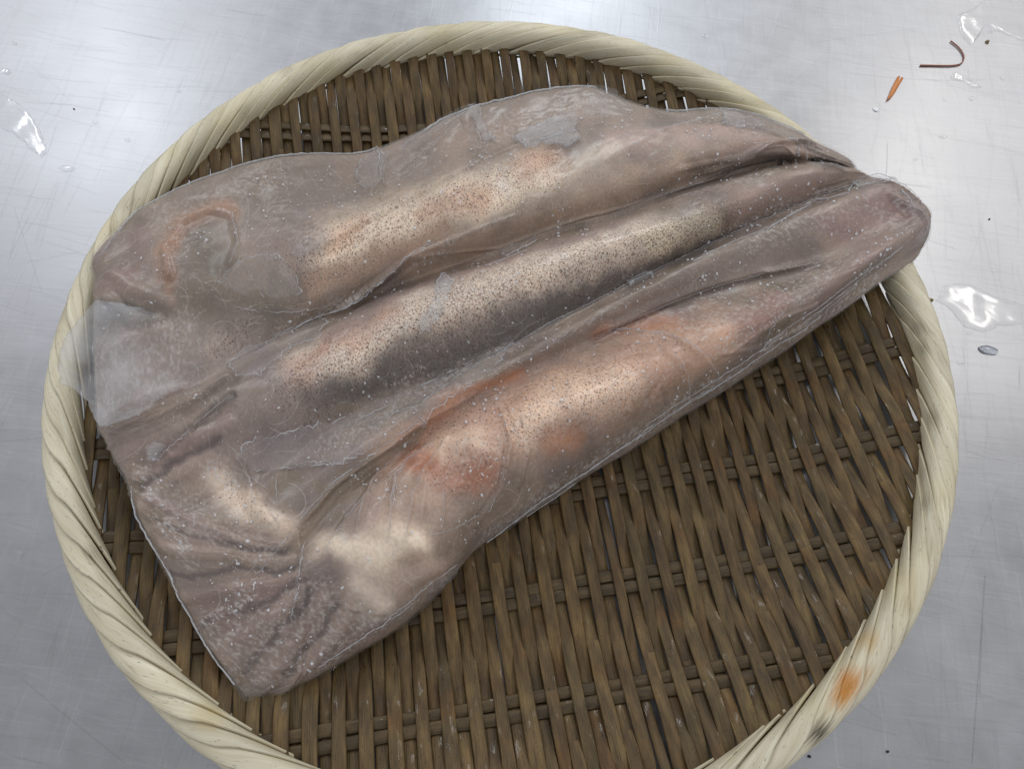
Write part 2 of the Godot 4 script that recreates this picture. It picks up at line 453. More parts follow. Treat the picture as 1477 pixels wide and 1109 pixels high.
# ---------------------------------------------------------------- the frozen block
func stations() -> Array:
	return [
		[Vector3(-0.1852, 0.0090, -0.0238), Vector3(-0.2002, 0.0090, -0.0238), Vector3(-0.1921, 0.0090, -0.0482), Vector3(-0.1757, 0.0090, -0.0677), Vector3(-0.1548, 0.0090, -0.0826), Vector3(-0.1318, 0.0090, -0.0939), Vector3(-0.1069, 0.0090, -0.0998), Vector3(-0.0816, 0.0090, -0.1040), Vector3(-0.0598, 0.0090, -0.1173), Vector3(-0.0391, 0.0090, -0.1324), Vector3(-0.0164, 0.0090, -0.1444), Vector3(0.0072, 0.0090, -0.1547), Vector3(0.0321, 0.0090, -0.1600), Vector3(0.0552, 0.0109, -0.1498), Vector3(0.0795, 0.0154, -0.1444), Vector3(0.1046, 0.0196, -0.1487), Vector3(0.1288, 0.0237, -0.1408), Vector3(0.1509, 0.0273, -0.1279), Vector3(0.1712, 0.0290, -0.1121), Vector3(0.1633, 0.0230, -0.1076)],
		[Vector3(-0.1979, 0.0120, -0.0239), Vector3(-0.2138, 0.0300, -0.0240), Vector3(-0.2052, 0.0300, -0.0499), Vector3(-0.1878, 0.0300, -0.0706), Vector3(-0.1656, 0.0300, -0.0865), Vector3(-0.1410, 0.0300, -0.0985), Vector3(-0.1146, 0.0299, -0.1048), Vector3(-0.0876, 0.0299, -0.1093), Vector3(-0.0645, 0.0310, -0.1234), Vector3(-0.0424, 0.0321, -0.1395), Vector3(-0.0183, 0.0320, -0.1523), Vector3(0.0067, 0.0323, -0.1632), Vector3(0.0333, 0.0329, -0.1688), Vector3(0.0579, 0.0335, -0.1580), Vector3(0.0837, 0.0345, -0.1523), Vector3(0.1105, 0.0360, -0.1568), Vector3(0.1362, 0.0388, -0.1484), Vector3(0.1597, 0.0398, -0.1347), Vector3(0.1812, 0.0380, -0.1179), Vector3(0.1728, 0.0320, -0.1131)],
		[Vector3(-0.1925, 0.0120, -0.0121), Vector3(-0.2080, 0.0350, -0.0113), Vector3(-0.1920, 0.0376, -0.0310), Vector3(-0.1723, 0.0389, -0.0471), Vector3(-0.1506, 0.0386, -0.0604), Vector3(-0.1275, 0.0372, -0.0713), Vector3(-0.1030, 0.0364, -0.0782), Vector3(-0.0783, 0.0360, -0.0845), Vector3(-0.0564, 0.0371, -0.0976), Vector3(-0.0348, 0.0383, -0.1111), Vector3(-0.0121, 0.0390, -0.1228), Vector3(0.0107, 0.0387, -0.1343), Vector3(0.0349, 0.0389, -0.1420), Vector3(0.0597, 0.0416, -0.1373), Vector3(0.0848, 0.0442, -0.1368), Vector3(0.1099, 0.0460, -0.1405), Vector3(0.1345, 0.0476, -0.1342), Vector3(0.1584, 0.0454, -0.1255), Vector3(0.1814, 0.0390, -0.1166), Vector3(0.1730, 0.0330, -0.1119)],
		[Vector3(-0.1883, 0.0120, 0.0023), Vector3(-0.2035, 0.0360, 0.0042), Vector3(-0.1815, 0.0415, -0.0051), Vector3(-0.1585, 0.0444, -0.0131), Vector3(-0.1351, 0.0451, -0.0203), Vector3(-0.1118, 0.0449, -0.0280), Vector3(-0.0890, 0.0467, -0.0369), Vector3(-0.0669, 0.0490, -0.0473), Vector3(-0.0459, 0.0498, -0.0599), Vector3(-0.0247, 0.0501, -0.0724), Vector3(-0.0031, 0.0500, -0.0839), Vector3(0.0182, 0.0500, -0.0961), Vector3(0.0402, 0.0500, -0.1069), Vector3(0.0635, 0.0500, -0.1147), Vector3(0.0869, 0.0496, -0.1220), Vector3(0.1109, 0.0490, -0.1266), Vector3(0.1352, 0.0499, -0.1235), Vector3(0.1590, 0.0467, -0.1193), Vector3(0.1821, 0.0390, -0.1157), Vector3(0.1736, 0.0330, -0.1110)],
		[Vector3(-0.1796, 0.0120, 0.0299), Vector3(-0.1942, 0.0360, 0.0338), Vector3(-0.1730, 0.0392, 0.0225), Vector3(-0.1508, 0.0402, 0.0127), Vector3(-0.1282, 0.0400, 0.0038), Vector3(-0.1058, 0.0399, -0.0054), Vector3(-0.0841, 0.0408, -0.0164), Vector3(-0.0630, 0.0424, -0.0282), Vector3(-0.0414, 0.0450, -0.0391), Vector3(-0.0200, 0.0473, -0.0502), Vector3(0.0008, 0.0479, -0.0627), Vector3(0.0221, 0.0481, -0.0743), Vector3(0.0439, 0.0480, -0.0850), Vector3(0.0663, 0.0481, -0.0943), Vector3(0.0887, 0.0477, -0.1038), Vector3(0.1113, 0.0470, -0.1124), Vector3(0.1350, 0.0470, -0.1177), Vector3(0.1590, 0.0447, -0.1185), Vector3(0.1823, 0.0390, -0.1147), Vector3(0.1739, 0.0330, -0.1101)],
		[Vector3(-0.1710, 0.0120, 0.0579), Vector3(-0.1849, 0.0320, 0.0640), Vector3(-0.1632, 0.0348, 0.0523), Vector3(-0.1437, 0.0327, 0.0373), Vector3(-0.1251, 0.0295, 0.0213), Vector3(-0.1044, 0.0299, 0.0074), Vector3(-0.0840, 0.0301, -0.0067), Vector3(-0.0634, 0.0305, -0.0207), Vector3(-0.0417, 0.0314, -0.0327), Vector3(-0.0190, 0.0329, -0.0428), Vector3(0.0030, 0.0337, -0.0544), Vector3(0.0252, 0.0341, -0.0656), Vector3(0.0479, 0.0340, -0.0757), Vector3(0.0697, 0.0340, -0.0876), Vector3(0.0915, 0.0340, -0.0995), Vector3(0.1138, 0.0339, -0.1106), Vector3(0.1367, 0.0342, -0.1202), Vector3(0.1609, 0.0353, -0.1240), Vector3(0.1840, 0.0380, -0.1153), Vector3(0.1755, 0.0320, -0.1106)],
		[Vector3(-0.1658, 0.0120, 0.0646), Vector3(-0.1793, 0.0340, 0.0711), Vector3(-0.1579, 0.0386, 0.0605), Vector3(-0.1371, 0.0412, 0.0482), Vector3(-0.1168, 0.0423, 0.0347), Vector3(-0.0967, 0.0429, 0.0209), Vector3(-0.0768, 0.0433, 0.0069), Vector3(-0.0568, 0.0437, -0.0071), Vector3(-0.0356, 0.0444, -0.0190), Vector3(-0.0137, 0.0450, -0.0296), Vector3(0.0076, 0.0450, -0.0415), Vector3(0.0292, 0.0450, -0.0528), Vector3(0.0511, 0.0450, -0.0635), Vector3(0.0724, 0.0450, -0.0752), Vector3(0.0939, 0.0450, -0.0868), Vector3(0.1157, 0.0450, -0.0977), Vector3(0.1378, 0.0456, -0.1080), Vector3(0.1611, 0.0441, -0.1142), Vector3(0.1849, 0.0390, -0.1140), Vector3(0.1764, 0.0330, -0.1095)],
		[Vector3(-0.1584, 0.0120, 0.0736), Vector3(-0.1713, 0.0350, 0.0808), Vector3(-0.1486, 0.0401, 0.0743), Vector3(-0.1268, 0.0438, 0.0646), Vector3(-0.1061, 0.0462, 0.0523), Vector3(-0.0859, 0.0479, 0.0390), Vector3(-0.0663, 0.0493, 0.0249), Vector3(-0.0469, 0.0504, 0.0104), Vector3(-0.0262, 0.0506, -0.0021), Vector3(-0.0052, 0.0505, -0.0142), Vector3(0.0154, 0.0505, -0.0269), Vector3(0.0365, 0.0505, -0.0388), Vector3(0.0579, 0.0505, -0.0501), Vector3(0.0794, 0.0505, -0.0612), Vector3(0.1005, 0.0501, -0.0731), Vector3(0.1215, 0.0495, -0.0852), Vector3(0.1422, 0.0497, -0.0978), Vector3(0.1641, 0.0468, -0.1074), Vector3(0.1866, 0.0400, -0.1129), Vector3(0.1780, 0.0340, -0.1084)],
		[Vector3(-0.1498, 0.0120, 0.0846), Vector3(-0.1621, 0.0340, 0.0927), Vector3(-0.1380, 0.0361, 0.0956), Vector3(-0.1151, 0.0359, 0.0884), Vector3(-0.0956, 0.0343, 0.0737), Vector3(-0.0775, 0.0337, 0.0573), Vector3(-0.0578, 0.0334, 0.0429), Vector3(-0.0363, 0.0334, 0.0312), Vector3(-0.0152, 0.0339, 0.0188), Vector3(0.0054, 0.0345, 0.0056), Vector3(0.0249, 0.0345, -0.0090), Vector3(0.0450, 0.0345, -0.0230), Vector3(0.0653, 0.0345, -0.0366), Vector3(0.0854, 0.0345, -0.0506), Vector3(0.1059, 0.0345, -0.0639), Vector3(0.1267, 0.0345, -0.0768), Vector3(0.1476, 0.0346, -0.0895), Vector3(0.1690, 0.0363, -0.1012), Vector3(0.1907, 0.0400, -0.1118), Vector3(0.1819, 0.0340, -0.1074)],
		[Vector3(-0.1417, 0.0120, 0.0980), Vector3(-0.1534, 0.0320, 0.1071), Vector3(-0.1295, 0.0382, 0.1110), Vector3(-0.1059, 0.0418, 0.1059), Vector3(-0.0859, 0.0420, 0.0910), Vector3(-0.0670, 0.0440, 0.0748), Vector3(-0.0479, 0.0455, 0.0588), Vector3(-0.0280, 0.0459, 0.0437), Vector3(-0.0077, 0.0460, 0.0291), Vector3(0.0126, 0.0462, 0.0145), Vector3(0.0326, 0.0469, -0.0005), Vector3(0.0529, 0.0470, -0.0150), Vector3(0.0735, 0.0470, -0.0292), Vector3(0.0944, 0.0470, -0.0429), Vector3(0.1158, 0.0470, -0.0559), Vector3(0.1372, 0.0473, -0.0687), Vector3(0.1586, 0.0471, -0.0816), Vector3(0.1791, 0.0441, -0.0955), Vector3(0.1992, 0.0400, -0.1098), Vector3(0.1899, 0.0340, -0.1055)],
		[Vector3(-0.1277, 0.0120, 0.1166), Vector3(-0.1384, 0.0280, 0.1271), Vector3(-0.1145, 0.0363, 0.1260), Vector3(-0.0916, 0.0406, 0.1168), Vector3(-0.0723, 0.0408, 0.1006), Vector3(-0.0566, 0.0389, 0.0808), Vector3(-0.0386, 0.0387, 0.0630), Vector3(-0.0189, 0.0395, 0.0471), Vector3(0.0009, 0.0391, 0.0314), Vector3(0.0212, 0.0383, 0.0163), Vector3(0.0420, 0.0376, 0.0018), Vector3(0.0633, 0.0367, -0.0119), Vector3(0.0852, 0.0364, -0.0246), Vector3(0.1079, 0.0367, -0.0357), Vector3(0.1313, 0.0375, -0.0453), Vector3(0.1539, 0.0388, -0.0567), Vector3(0.1756, 0.0395, -0.0696), Vector3(0.1961, 0.0389, -0.0845), Vector3(0.2162, 0.0380, -0.0999), Vector3(0.2061, 0.0320, -0.0960)],
		[Vector3(-0.1093, 0.0120, 0.1388), Vector3(-0.1185, 0.0250, 0.1510), Vector3(-0.0951, 0.0322, 0.1465), Vector3(-0.0744, 0.0382, 0.1344), Vector3(-0.0559, 0.0432, 0.1185), Vector3(-0.0372, 0.0477, 0.1026), Vector3(-0.0186, 0.0494, 0.0862), Vector3(0.0001, 0.0496, 0.0697), Vector3(0.0193, 0.0495, 0.0539), Vector3(0.0400, 0.0495, 0.0400), Vector3(0.0609, 0.0496, 0.0265), Vector3(0.0819, 0.0494, 0.0130), Vector3(0.1028, 0.0486, -0.0005), Vector3(0.1237, 0.0479, -0.0141), Vector3(0.1445, 0.0475, -0.0278), Vector3(0.1650, 0.0481, -0.0419), Vector3(0.1849, 0.0464, -0.0568), Vector3(0.2033, 0.0410, -0.0727), Vector3(0.2214, 0.0350, -0.0887), Vector3(0.2110, 0.0290, -0.0855)],
		[Vector3(-0.0894, 0.0120, 0.1593), Vector3(-0.0972, 0.0190, 0.1730), Vector3(-0.0754, 0.0198, 0.1639), Vector3(-0.0565, 0.0224, 0.1500), Vector3(-0.0379, 0.0245, 0.1355), Vector3(-0.0223, 0.0260, 0.1179), Vector3(-0.0074, 0.0273, 0.0996), Vector3(0.0101, 0.0281, 0.0838), Vector3(0.0285, 0.0280, 0.0688), Vector3(0.0471, 0.0286, 0.0543), Vector3(0.0660, 0.0292, 0.0400), Vector3(0.0848, 0.0297, 0.0257), Vector3(0.1037, 0.0304, 0.0115), Vector3(0.1228, 0.0312, -0.0025), Vector3(0.1416, 0.0324, -0.0168), Vector3(0.1599, 0.0345, -0.0316), Vector3(0.1783, 0.0360, -0.0464), Vector3(0.1973, 0.0350, -0.0604), Vector3(0.2164, 0.0330, -0.0742), Vector3(0.2063, 0.0270, -0.0717)],
		[Vector3(-0.0894, 0.0100, 0.1601), Vector3(-0.0971, 0.0100, 0.1739), Vector3(-0.0757, 0.0100, 0.1651), Vector3(-0.0562, 0.0101, 0.1527), Vector3(-0.0374, 0.0095, 0.1392), Vector3(-0.0217, 0.0086, 0.1225), Vector3(-0.0086, 0.0080, 0.1036), Vector3(0.0093, 0.0080, 0.0889), Vector3(0.0274, 0.0080, 0.0744), Vector3(0.0458, 0.0080, 0.0604), Vector3(0.0644, 0.0080, 0.0465), Vector3(0.0828, 0.0076, 0.0325), Vector3(0.1013, 0.0080, 0.0186), Vector3(0.1197, 0.0103, 0.0048), Vector3(0.1381, 0.0141, -0.0088), Vector3(0.1561, 0.0200, -0.0221), Vector3(0.1736, 0.0276, -0.0352), Vector3(0.1914, 0.0309, -0.0495), Vector3(0.2093, 0.0310, -0.0642), Vector3(0.1995, 0.0250, -0.0622)],
		[Vector3(-0.0770, 0.0080, 0.1384), Vector3(-0.0838, 0.0080, 0.1505), Vector3(-0.0650, 0.0080, 0.1428), Vector3(-0.0478, 0.0080, 0.1319), Vector3(-0.0313, 0.0080, 0.1200), Vector3(-0.0175, 0.0080, 0.1053), Vector3(-0.0059, 0.0080, 0.0886), Vector3(0.0099, 0.0080, 0.0757), Vector3(0.0257, 0.0080, 0.0630), Vector3(0.0419, 0.0080, 0.0506), Vector3(0.0583, 0.0080, 0.0384), Vector3(0.0745, 0.0080, 0.0261), Vector3(0.0907, 0.0080, 0.0138), Vector3(0.1070, 0.0099, 0.0017), Vector3(0.1232, 0.0144, -0.0102), Vector3(0.1390, 0.0186, -0.0220), Vector3(0.1544, 0.0227, -0.0335), Vector3(0.1701, 0.0263, -0.0461), Vector3(0.1858, 0.0280, -0.0591), Vector3(0.1772, 0.0220, -0.0573)],
	]

func hermite(kn: Array, P: Array, x: float) -> Vector3:
	var n := kn.size()
	var j := 0
	while j < n - 2 and x >= kn[j + 1]:
		j += 1
	var h: float = kn[j + 1] - kn[j]
	var s: float = (x - kn[j]) / h
	var t0 := slope_at(kn, P, j)
	var t1 := slope_at(kn, P, j + 1)
	var s2 := s * s
	var s3 := s2 * s
	return (2 * s3 - 3 * s2 + 1) * P[j] + (s3 - 2 * s2 + s) * h * t0 + (-2 * s3 + 3 * s2) * P[j + 1] + (s3 - s2) * h * t1

func slope_at(kn: Array, P: Array, i: int) -> Vector3:
	var n := kn.size()
	if i == 0:
		return (P[1] - P[0]) / (kn[1] - kn[0])
	if i == n - 1:
		return (P[n - 1] - P[n - 2]) / (kn[n - 1] - kn[n - 2])
	var h0: float = kn[i] - kn[i - 1]
	var h1: float = kn[i + 1] - kn[i]
	return ((P[i] - P[i - 1]) / h0 * h1 + (P[i + 1] - P[i]) / h1 * h0) / (h0 + h1)

var pr := PackedFloat32Array()
var pg := PackedFloat32Array()
var pb := PackedFloat32Array()
var pspk := PackedFloat32Array()
var pfr := PackedFloat32Array()
var pwx := PackedFloat32Array()
var pwy := PackedFloat32Array()
var relief := PackedFloat32Array()
var surf := PackedVector3Array()
var surf_n := PackedVector3Array()

func seg_dist(p: Vector2, pts: Array) -> float:
	if pts.size() == 1:
		return p.distance_to(pts[0])
	var best := 1e9
	for i in pts.size() - 1:
		var a: Vector2 = pts[i]
		var d: Vector2 = pts[i + 1] - a
		var t := clampf((p - a).dot(d) / d.length_squared(), 0, 1)
		best = minf(best, p.distance_squared_to(a + d * t))
	return sqrt(best)

# where a stroke of that radius can reach, in cells of a w by h grid over the block
func reach(pts: Array, rad: float, w: int, h: int) -> Rect2i:
	var lo: Vector2 = pts[0]
	var hi: Vector2 = pts[0]
	for p in pts:
		lo = lo.min(p)
		hi = hi.max(p)
	lo -= Vector2(rad, rad)
	hi += Vector2(rad, rad)
	var x0 := clampi(int(lo.x / LU * w), 0, w - 1)
	var y0 := clampi(int(lo.y / LV * h), 0, h - 1)
	return Rect2i(x0, y0, clampi(int(hi.x / LU * w) + 1, 0, w - 1) - x0, clampi(int(hi.y / LV * h) + 1, 0, h - 1) - y0)

# flesh colour: c, patch of speckles: s, frost: f
func c(pts: Array, rad: float, col: Color, amt: float) -> void:
	stroke(pts, rad, amt, col, 0)
func s(pts: Array, rad: float, amt: float) -> void:
	stroke(pts, rad, amt, Color.BLACK, 1)
func f(pts: Array, rad: float, amt: float) -> void:
	stroke(pts, rad, amt, Color.BLACK, 2)

func stroke(pts: Array, rad: float, amt: float, col: Color, kind: int) -> void:
	var l := col.srgb_to_linear()
	var q := reach(pts, rad * 1.8 + 0.005, BW, BH)
	for y in range(q.position.y, q.end.y + 1):
		for x in range(q.position.x, q.end.x + 1):
			var k := y * BW + x
			var p := Vector2((x + 0.5) * LU / BW + pwx[k], (y + 0.5) * LV / BH + pwy[k])
			var d := seg_dist(p, pts)
			if d > rad * 1.75:
				continue
			var e := amt * (1.0 - smoothstep(rad * 0.15, rad * 1.75, d))
			if kind == 0:
				pr[k] = lerpf(pr[k], l.r, e)
				pg[k] = lerpf(pg[k], l.g, e)
				pb[k] = lerpf(pb[k], l.b, e)
			elif kind == 1:
				pspk[k] = maxf(pspk[k], e)
			else:
				pfr[k] = maxf(pfr[k], e)

# a ridge (or with a negative height a groove) in the surface; sharp ones are creases
func ridge(pts: Array, rad: float, high: float, sharp := false) -> void:
	var q := reach(pts, rad * 1.3, NU, NV)
	for y in range(q.position.y, q.end.y + 1):
		for x in range(q.position.x, q.end.x + 1):
			var d := seg_dist(Vector2(x * LU / (NU - 1), y * LV / (NV - 1)), pts) / rad
			if d < 1.0:
				relief[y * NU + x] += high * ((1.0 - d) * (1.0 - d) if sharp else (1.0 - d * d) * (1.0 - d * d))

# the edge of a taut fold: it rises slowly from one side and drops off sharply on the other
func fold(pts: Array, rad: float, high: float, side: float) -> void:
	var q := reach(pts, rad * 1.1, NU, NV)
	var fall := 0.0011
	for y in range(q.position.y, q.end.y + 1):
		for x in range(q.position.x, q.end.x + 1):
			var p := Vector2(x * LU / (NU - 1), y * LV / (NV - 1))
			var best := 1e9
			var sgn := 1.0
			var along := 0.0
			for i in pts.size() - 1:
				var a: Vector2 = pts[i]
				var d: Vector2 = pts[i + 1] - a
				var t := clampf((p - a).dot(d) / d.length_squared(), 0, 1)
				var e := p.distance_to(a + d * t)
				if e < best:
					best = e
					sgn = signf(d.cross(p - a)) * side
					along = (i + t) / (pts.size() - 1)
			var ends := smoothstep(0.0, 0.12, along) * smoothstep(1.0, 0.88, along)
			if sgn > 0 and best < rad:
				relief[y * NU + x] += high * ends * pow(1.0 - best / rad, 1.6)
			elif sgn <= 0 and best < fall:
				relief[y * NU + x] += high * ends * (1.0 - best / fall)

func paint_block() -> void:
	var n := BW * BH
	pr.resize(n); pg.resize(n); pb.resize(n); pspk.resize(n); pfr.resize(n); pwx.resize(n); pwy.resize(n)
	var wx := noise(61, 0.03, 4)
	var wy := noise(62, 0.03, 4)
	var tn := noise(63, 0.018, 4)
	var un := noise(64, 0.030, 3)
	var ground := Color8(146, 127, 112).srgb_to_linear()
	var purple := Color8(134, 115, 107).srgb_to_linear()
	var olive := Color8(132, 112, 92).srgb_to_linear()
	for y in BH:
		for x in BW:
			var k := y * BW + x
			pwx[k] = wx.get_noise_2d(x, y) * 0.0062
			pwy[k] = wy.get_noise_2d(x, y) * 0.0055
			var q := ground.lerp(purple, smoothstep(-0.1, 0.45, tn.get_noise_2d(x, y))).lerp(olive, smoothstep(0.0, 0.5, un.get_noise_2d(x, y)))
			pr[k] = q.r
			pg[k] = q.g
			pb[k] = q.b
	c([Vector2(0.0895, 0.0319), Vector2(0.1713, 0.0347), Vector2(0.2115, 0.0326), Vector2(0.2968, 0.0361)], 0.0140, Color8(142, 123, 109), 0.70)
	c([Vector2(0.0853, 0.0417), Vector2(0.1283, 0.0382), Vector2(0.1621, 0.0410)], 0.0124, Color8(130, 110, 94), 0.70)
	c([Vector2(0.2101, 0.0354), Vector2(0.2566, 0.0424), Vector2(0.3031, 0.0444)], 0.0093, Color8(160, 138, 124), 0.60)
	c([Vector2(0.3067, 0.0660), Vector2(0.3645, 0.0694), Vector2(0.4025, 0.0785)], 0.0109, Color8(178, 154, 144), 0.80)
	c([Vector2(0.1389, 0.0729), Vector2(0.1720, 0.0715), Vector2(0.2178, 0.0722), Vector2(0.2573, 0.0715)], 0.0124, Color8(204, 188, 168), 0.95)
	c([Vector2(0.1946, 0.0715), Vector2(0.2214, 0.0750)], 0.0062, Color8(178, 124, 86), 0.45)
	c([Vector2(0.2503, 0.0673), Vector2(0.2665, 0.0667)], 0.0074, Color8(176, 122, 86), 0.50)
	c([Vector2(0.1466, 0.0701), Vector2(0.1572, 0.0680)], 0.0050, Color8(180, 130, 92), 0.40)
	c([Vector2(0.1297, 0.0854), Vector2(0.1621, 0.0861), Vector2(0.2002, 0.0847)], 0.0062, Color8(160, 124, 96), 0.70)
	c([Vector2(0.1854, 0.1000), Vector2(0.2305, 0.1000), Vector2(0.2820, 0.0958), Vector2(0.3349, 0.0896)], 0.0081, Color8(174, 149, 129), 0.80)
	c([Vector2(0.2763, 0.0778), Vector2(0.2968, 0.0757)], 0.0093, Color8(190, 172, 152), 0.60)
	c([Vector2(0.3433, 0.0896), Vector2(0.3905, 0.0743)], 0.0037, Color8(150, 112, 88), 0.50)
	c([Vector2(0.0627, 0.0694), Vector2(0.0613, 0.0583), Vector2(0.0712, 0.0444), Vector2(0.0853, 0.0430), Vector2(0.0952, 0.0465)], 0.0053, Color8(176, 128, 98), 0.70)
	c([Vector2(0.0592, 0.0701), Vector2(0.0599, 0.0757)], 0.0025, Color8(178, 118, 80), 0.40)
	c([Vector2(0.0790, 0.0583), Vector2(0.0853, 0.0673), Vector2(0.0740, 0.0729)], 0.0087, Color8(114, 97, 77), 0.75)
	c([Vector2(0.0388, 0.0625), Vector2(0.0493, 0.0430)], 0.0081, Color8(142, 114, 107), 0.80)
	c([Vector2(0.1100, 0.0597), Vector2(0.1325, 0.0667)], 0.0087, Color8(140, 119, 113), 0.60)
	c([Vector2(0.0324, 0.0771), Vector2(0.0367, 0.0792)], 0.0056, Color8(98, 84, 66), 0.70)
	c([Vector2(0.0465, 0.0805), Vector2(0.0790, 0.0882), Vector2(0.1114, 0.0930)], 0.0074, Color8(114, 100, 82), 0.75)
	c([Vector2(0.0444, 0.0951), Vector2(0.0761, 0.0993), Vector2(0.0966, 0.1028)], 0.0093, Color8(160, 146, 140), 0.70)
	c([Vector2(0.0768, 0.0965), Vector2(0.0902, 0.0986)], 0.0043, Color8(176, 160, 150), 0.50)
	c([Vector2(0.1029, 0.1340), Vector2(0.1339, 0.1291), Vector2(0.1643, 0.1264)], 0.0124, Color8(140, 120, 112), 0.50)
	c([Vector2(0.1220, 0.1347), Vector2(0.1607, 0.1340), Vector2(0.2122, 0.1333), Vector2(0.2672, 0.1375), Vector2(0.3102, 0.1396)], 0.0124, Color8(196, 182, 166), 0.95)
	c([Vector2(0.3038, 0.1409), Vector2(0.3391, 0.1444)], 0.0074, Color8(188, 180, 157), 0.80)
	c([Vector2(0.1156, 0.1444), Vector2(0.1523, 0.1507), Vector2(0.1882, 0.1507), Vector2(0.2263, 0.1521), Vector2(0.2665, 0.1534), Vector2(0.3081, 0.1569), Vector2(0.3468, 0.1590)], 0.0053, Color8(98, 86, 80), 0.85)
	c([Vector2(0.1544, 0.1465), Vector2(0.1903, 0.1472), Vector2(0.2277, 0.1479)], 0.0050, Color8(120, 104, 96), 0.50)
	c([Vector2(0.1135, 0.1340), Vector2(0.1339, 0.1278), Vector2(0.1643, 0.1271)], 0.0050, Color8(176, 122, 88), 0.55)
	c([Vector2(0.1361, 0.1243), Vector2(0.1826, 0.1180), Vector2(0.2192, 0.1187), Vector2(0.2559, 0.1229), Vector2(0.2954, 0.1229)], 0.0043, Color8(142, 114, 107), 0.60)
	c([Vector2(0.3616, 0.1396), Vector2(0.4068, 0.1444)], 0.0093, Color8(162, 134, 124), 0.80)
	c([Vector2(0.0853, 0.1354), Vector2(0.0656, 0.1416), Vector2(0.1043, 0.1451)], 0.0143, Color8(142, 123, 116), 0.70)
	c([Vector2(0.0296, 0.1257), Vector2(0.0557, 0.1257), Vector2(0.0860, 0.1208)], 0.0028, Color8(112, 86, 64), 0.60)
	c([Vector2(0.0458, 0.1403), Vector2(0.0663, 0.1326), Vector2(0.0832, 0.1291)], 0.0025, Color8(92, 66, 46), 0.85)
	c([Vector2(0.0352, 0.1361), Vector2(0.0649, 0.1444)], 0.0062, Color8(132, 106, 101), 0.60)
	c([Vector2(0.0642, 0.1534), Vector2(0.0740, 0.1653), Vector2(0.0811, 0.1819)], 0.0068, Color8(200, 182, 164), 0.85)
	c([Vector2(0.0931, 0.1507), Vector2(0.1163, 0.1597)], 0.0068, Color8(128, 112, 108), 0.60)
	c([Vector2(0.0388, 0.1798), Vector2(0.0634, 0.1784), Vector2(0.0698, 0.1944)], 0.0056, Color8(160, 138, 126), 0.60)
	c([Vector2(0.1339, 0.1889), Vector2(0.1635, 0.1882), Vector2(0.2087, 0.1875), Vector2(0.2559, 0.1861), Vector2(0.3059, 0.1819), Vector2(0.3553, 0.1798), Vector2(0.3898, 0.1798)], 0.0059, Color8(142, 124, 114), 0.85)
	c([Vector2(0.3912, 0.1868), Vector2(0.4216, 0.1889)], 0.0105, Color8(156, 124, 117), 0.85)
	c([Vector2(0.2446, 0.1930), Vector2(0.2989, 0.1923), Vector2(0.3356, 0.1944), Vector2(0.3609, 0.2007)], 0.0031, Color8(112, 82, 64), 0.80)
	c([Vector2(0.1431, 0.1965), Vector2(0.1791, 0.2069), Vector2(0.2242, 0.2145), Vector2(0.2615, 0.2145), Vector2(0.2897, 0.2187)], 0.0180, Color8(192, 150, 124), 0.85)
	c([Vector2(0.1896, 0.2125), Vector2(0.2214, 0.2132), Vector2(0.2376, 0.2159)], 0.0093, Color8(214, 188, 164), 0.75)
	c([Vector2(0.1544, 0.2014), Vector2(0.1643, 0.2069)], 0.0062, Color8(212, 188, 166), 0.70)
	c([Vector2(0.1403, 0.2007), Vector2(0.1431, 0.2166), Vector2(0.1579, 0.2208)], 0.0062, Color8(182, 108, 66), 0.90)
	c([Vector2(0.2009, 0.1868), Vector2(0.1762, 0.1784), Vector2(0.1487, 0.1882)], 0.0062, Color8(190, 126, 84), 0.75)
	c([Vector2(0.1960, 0.2264), Vector2(0.2051, 0.2333)], 0.0056, Color8(188, 124, 82), 0.65)
	c([Vector2(0.2496, 0.1902), Vector2(0.2799, 0.2007)], 0.0053, Color8(188, 122, 84), 0.65)
	c([Vector2(0.2524, 0.2291), Vector2(0.2686, 0.2264)], 0.0046, Color8(186, 134, 104), 0.50)
	c([Vector2(0.3102, 0.2194), Vector2(0.3243, 0.2159)], 0.0093, Color8(160, 112, 98), 0.80)
	c([Vector2(0.3553, 0.2298), Vector2(0.4018, 0.2083)], 0.0130, Color8(152, 122, 113), 0.80)
	c([Vector2(0.4237, 0.1909), Vector2(0.4258, 0.2208)], 0.0062, Color8(140, 106, 100), 0.70)
	c([Vector2(0.1523, 0.2507), Vector2(0.2171, 0.2583), Vector2(0.2855, 0.2590), Vector2(0.3525, 0.2583), Vector2(0.4209, 0.2583)], 0.0037, Color8(134, 118, 113), 0.80)
	c([Vector2(0.1149, 0.2159), Vector2(0.1318, 0.2215)], 0.0143, Color8(180, 154, 138), 0.85)
	c([Vector2(0.0916, 0.2083), Vector2(0.1036, 0.2215), Vector2(0.1198, 0.2277)], 0.0081, Color8(208, 193, 175), 0.90)
	c([Vector2(0.0902, 0.2277), Vector2(0.0916, 0.2354)], 0.0068, Color8(204, 191, 175), 0.80)
	c([Vector2(0.1072, 0.2326), Vector2(0.1241, 0.2430)], 0.0068, Color8(170, 144, 128), 0.70)
	c([Vector2(0.0324, 0.2145), Vector2(0.0557, 0.2277), Vector2(0.0740, 0.2298)], 0.0174, Color8(136, 115, 104), 0.80)
	c([Vector2(0.0782, 0.1958), Vector2(0.1036, 0.1889), Vector2(0.1502, 0.1868)], 0.0034, Color8(142, 121, 96), 0.85)
	c([Vector2(0.0557, 0.2083), Vector2(0.0642, 0.2097)], 0.0068, Color8(152, 114, 104), 0.60)
	c([Vector2(0.0733, 0.2159), Vector2(0.0832, 0.2166)], 0.0074, Color8(120, 98, 96), 0.60)
	c([Vector2(0.0839, 0.2444), Vector2(0.0606, 0.2416)], 0.0056, Color8(140, 116, 110), 0.70)
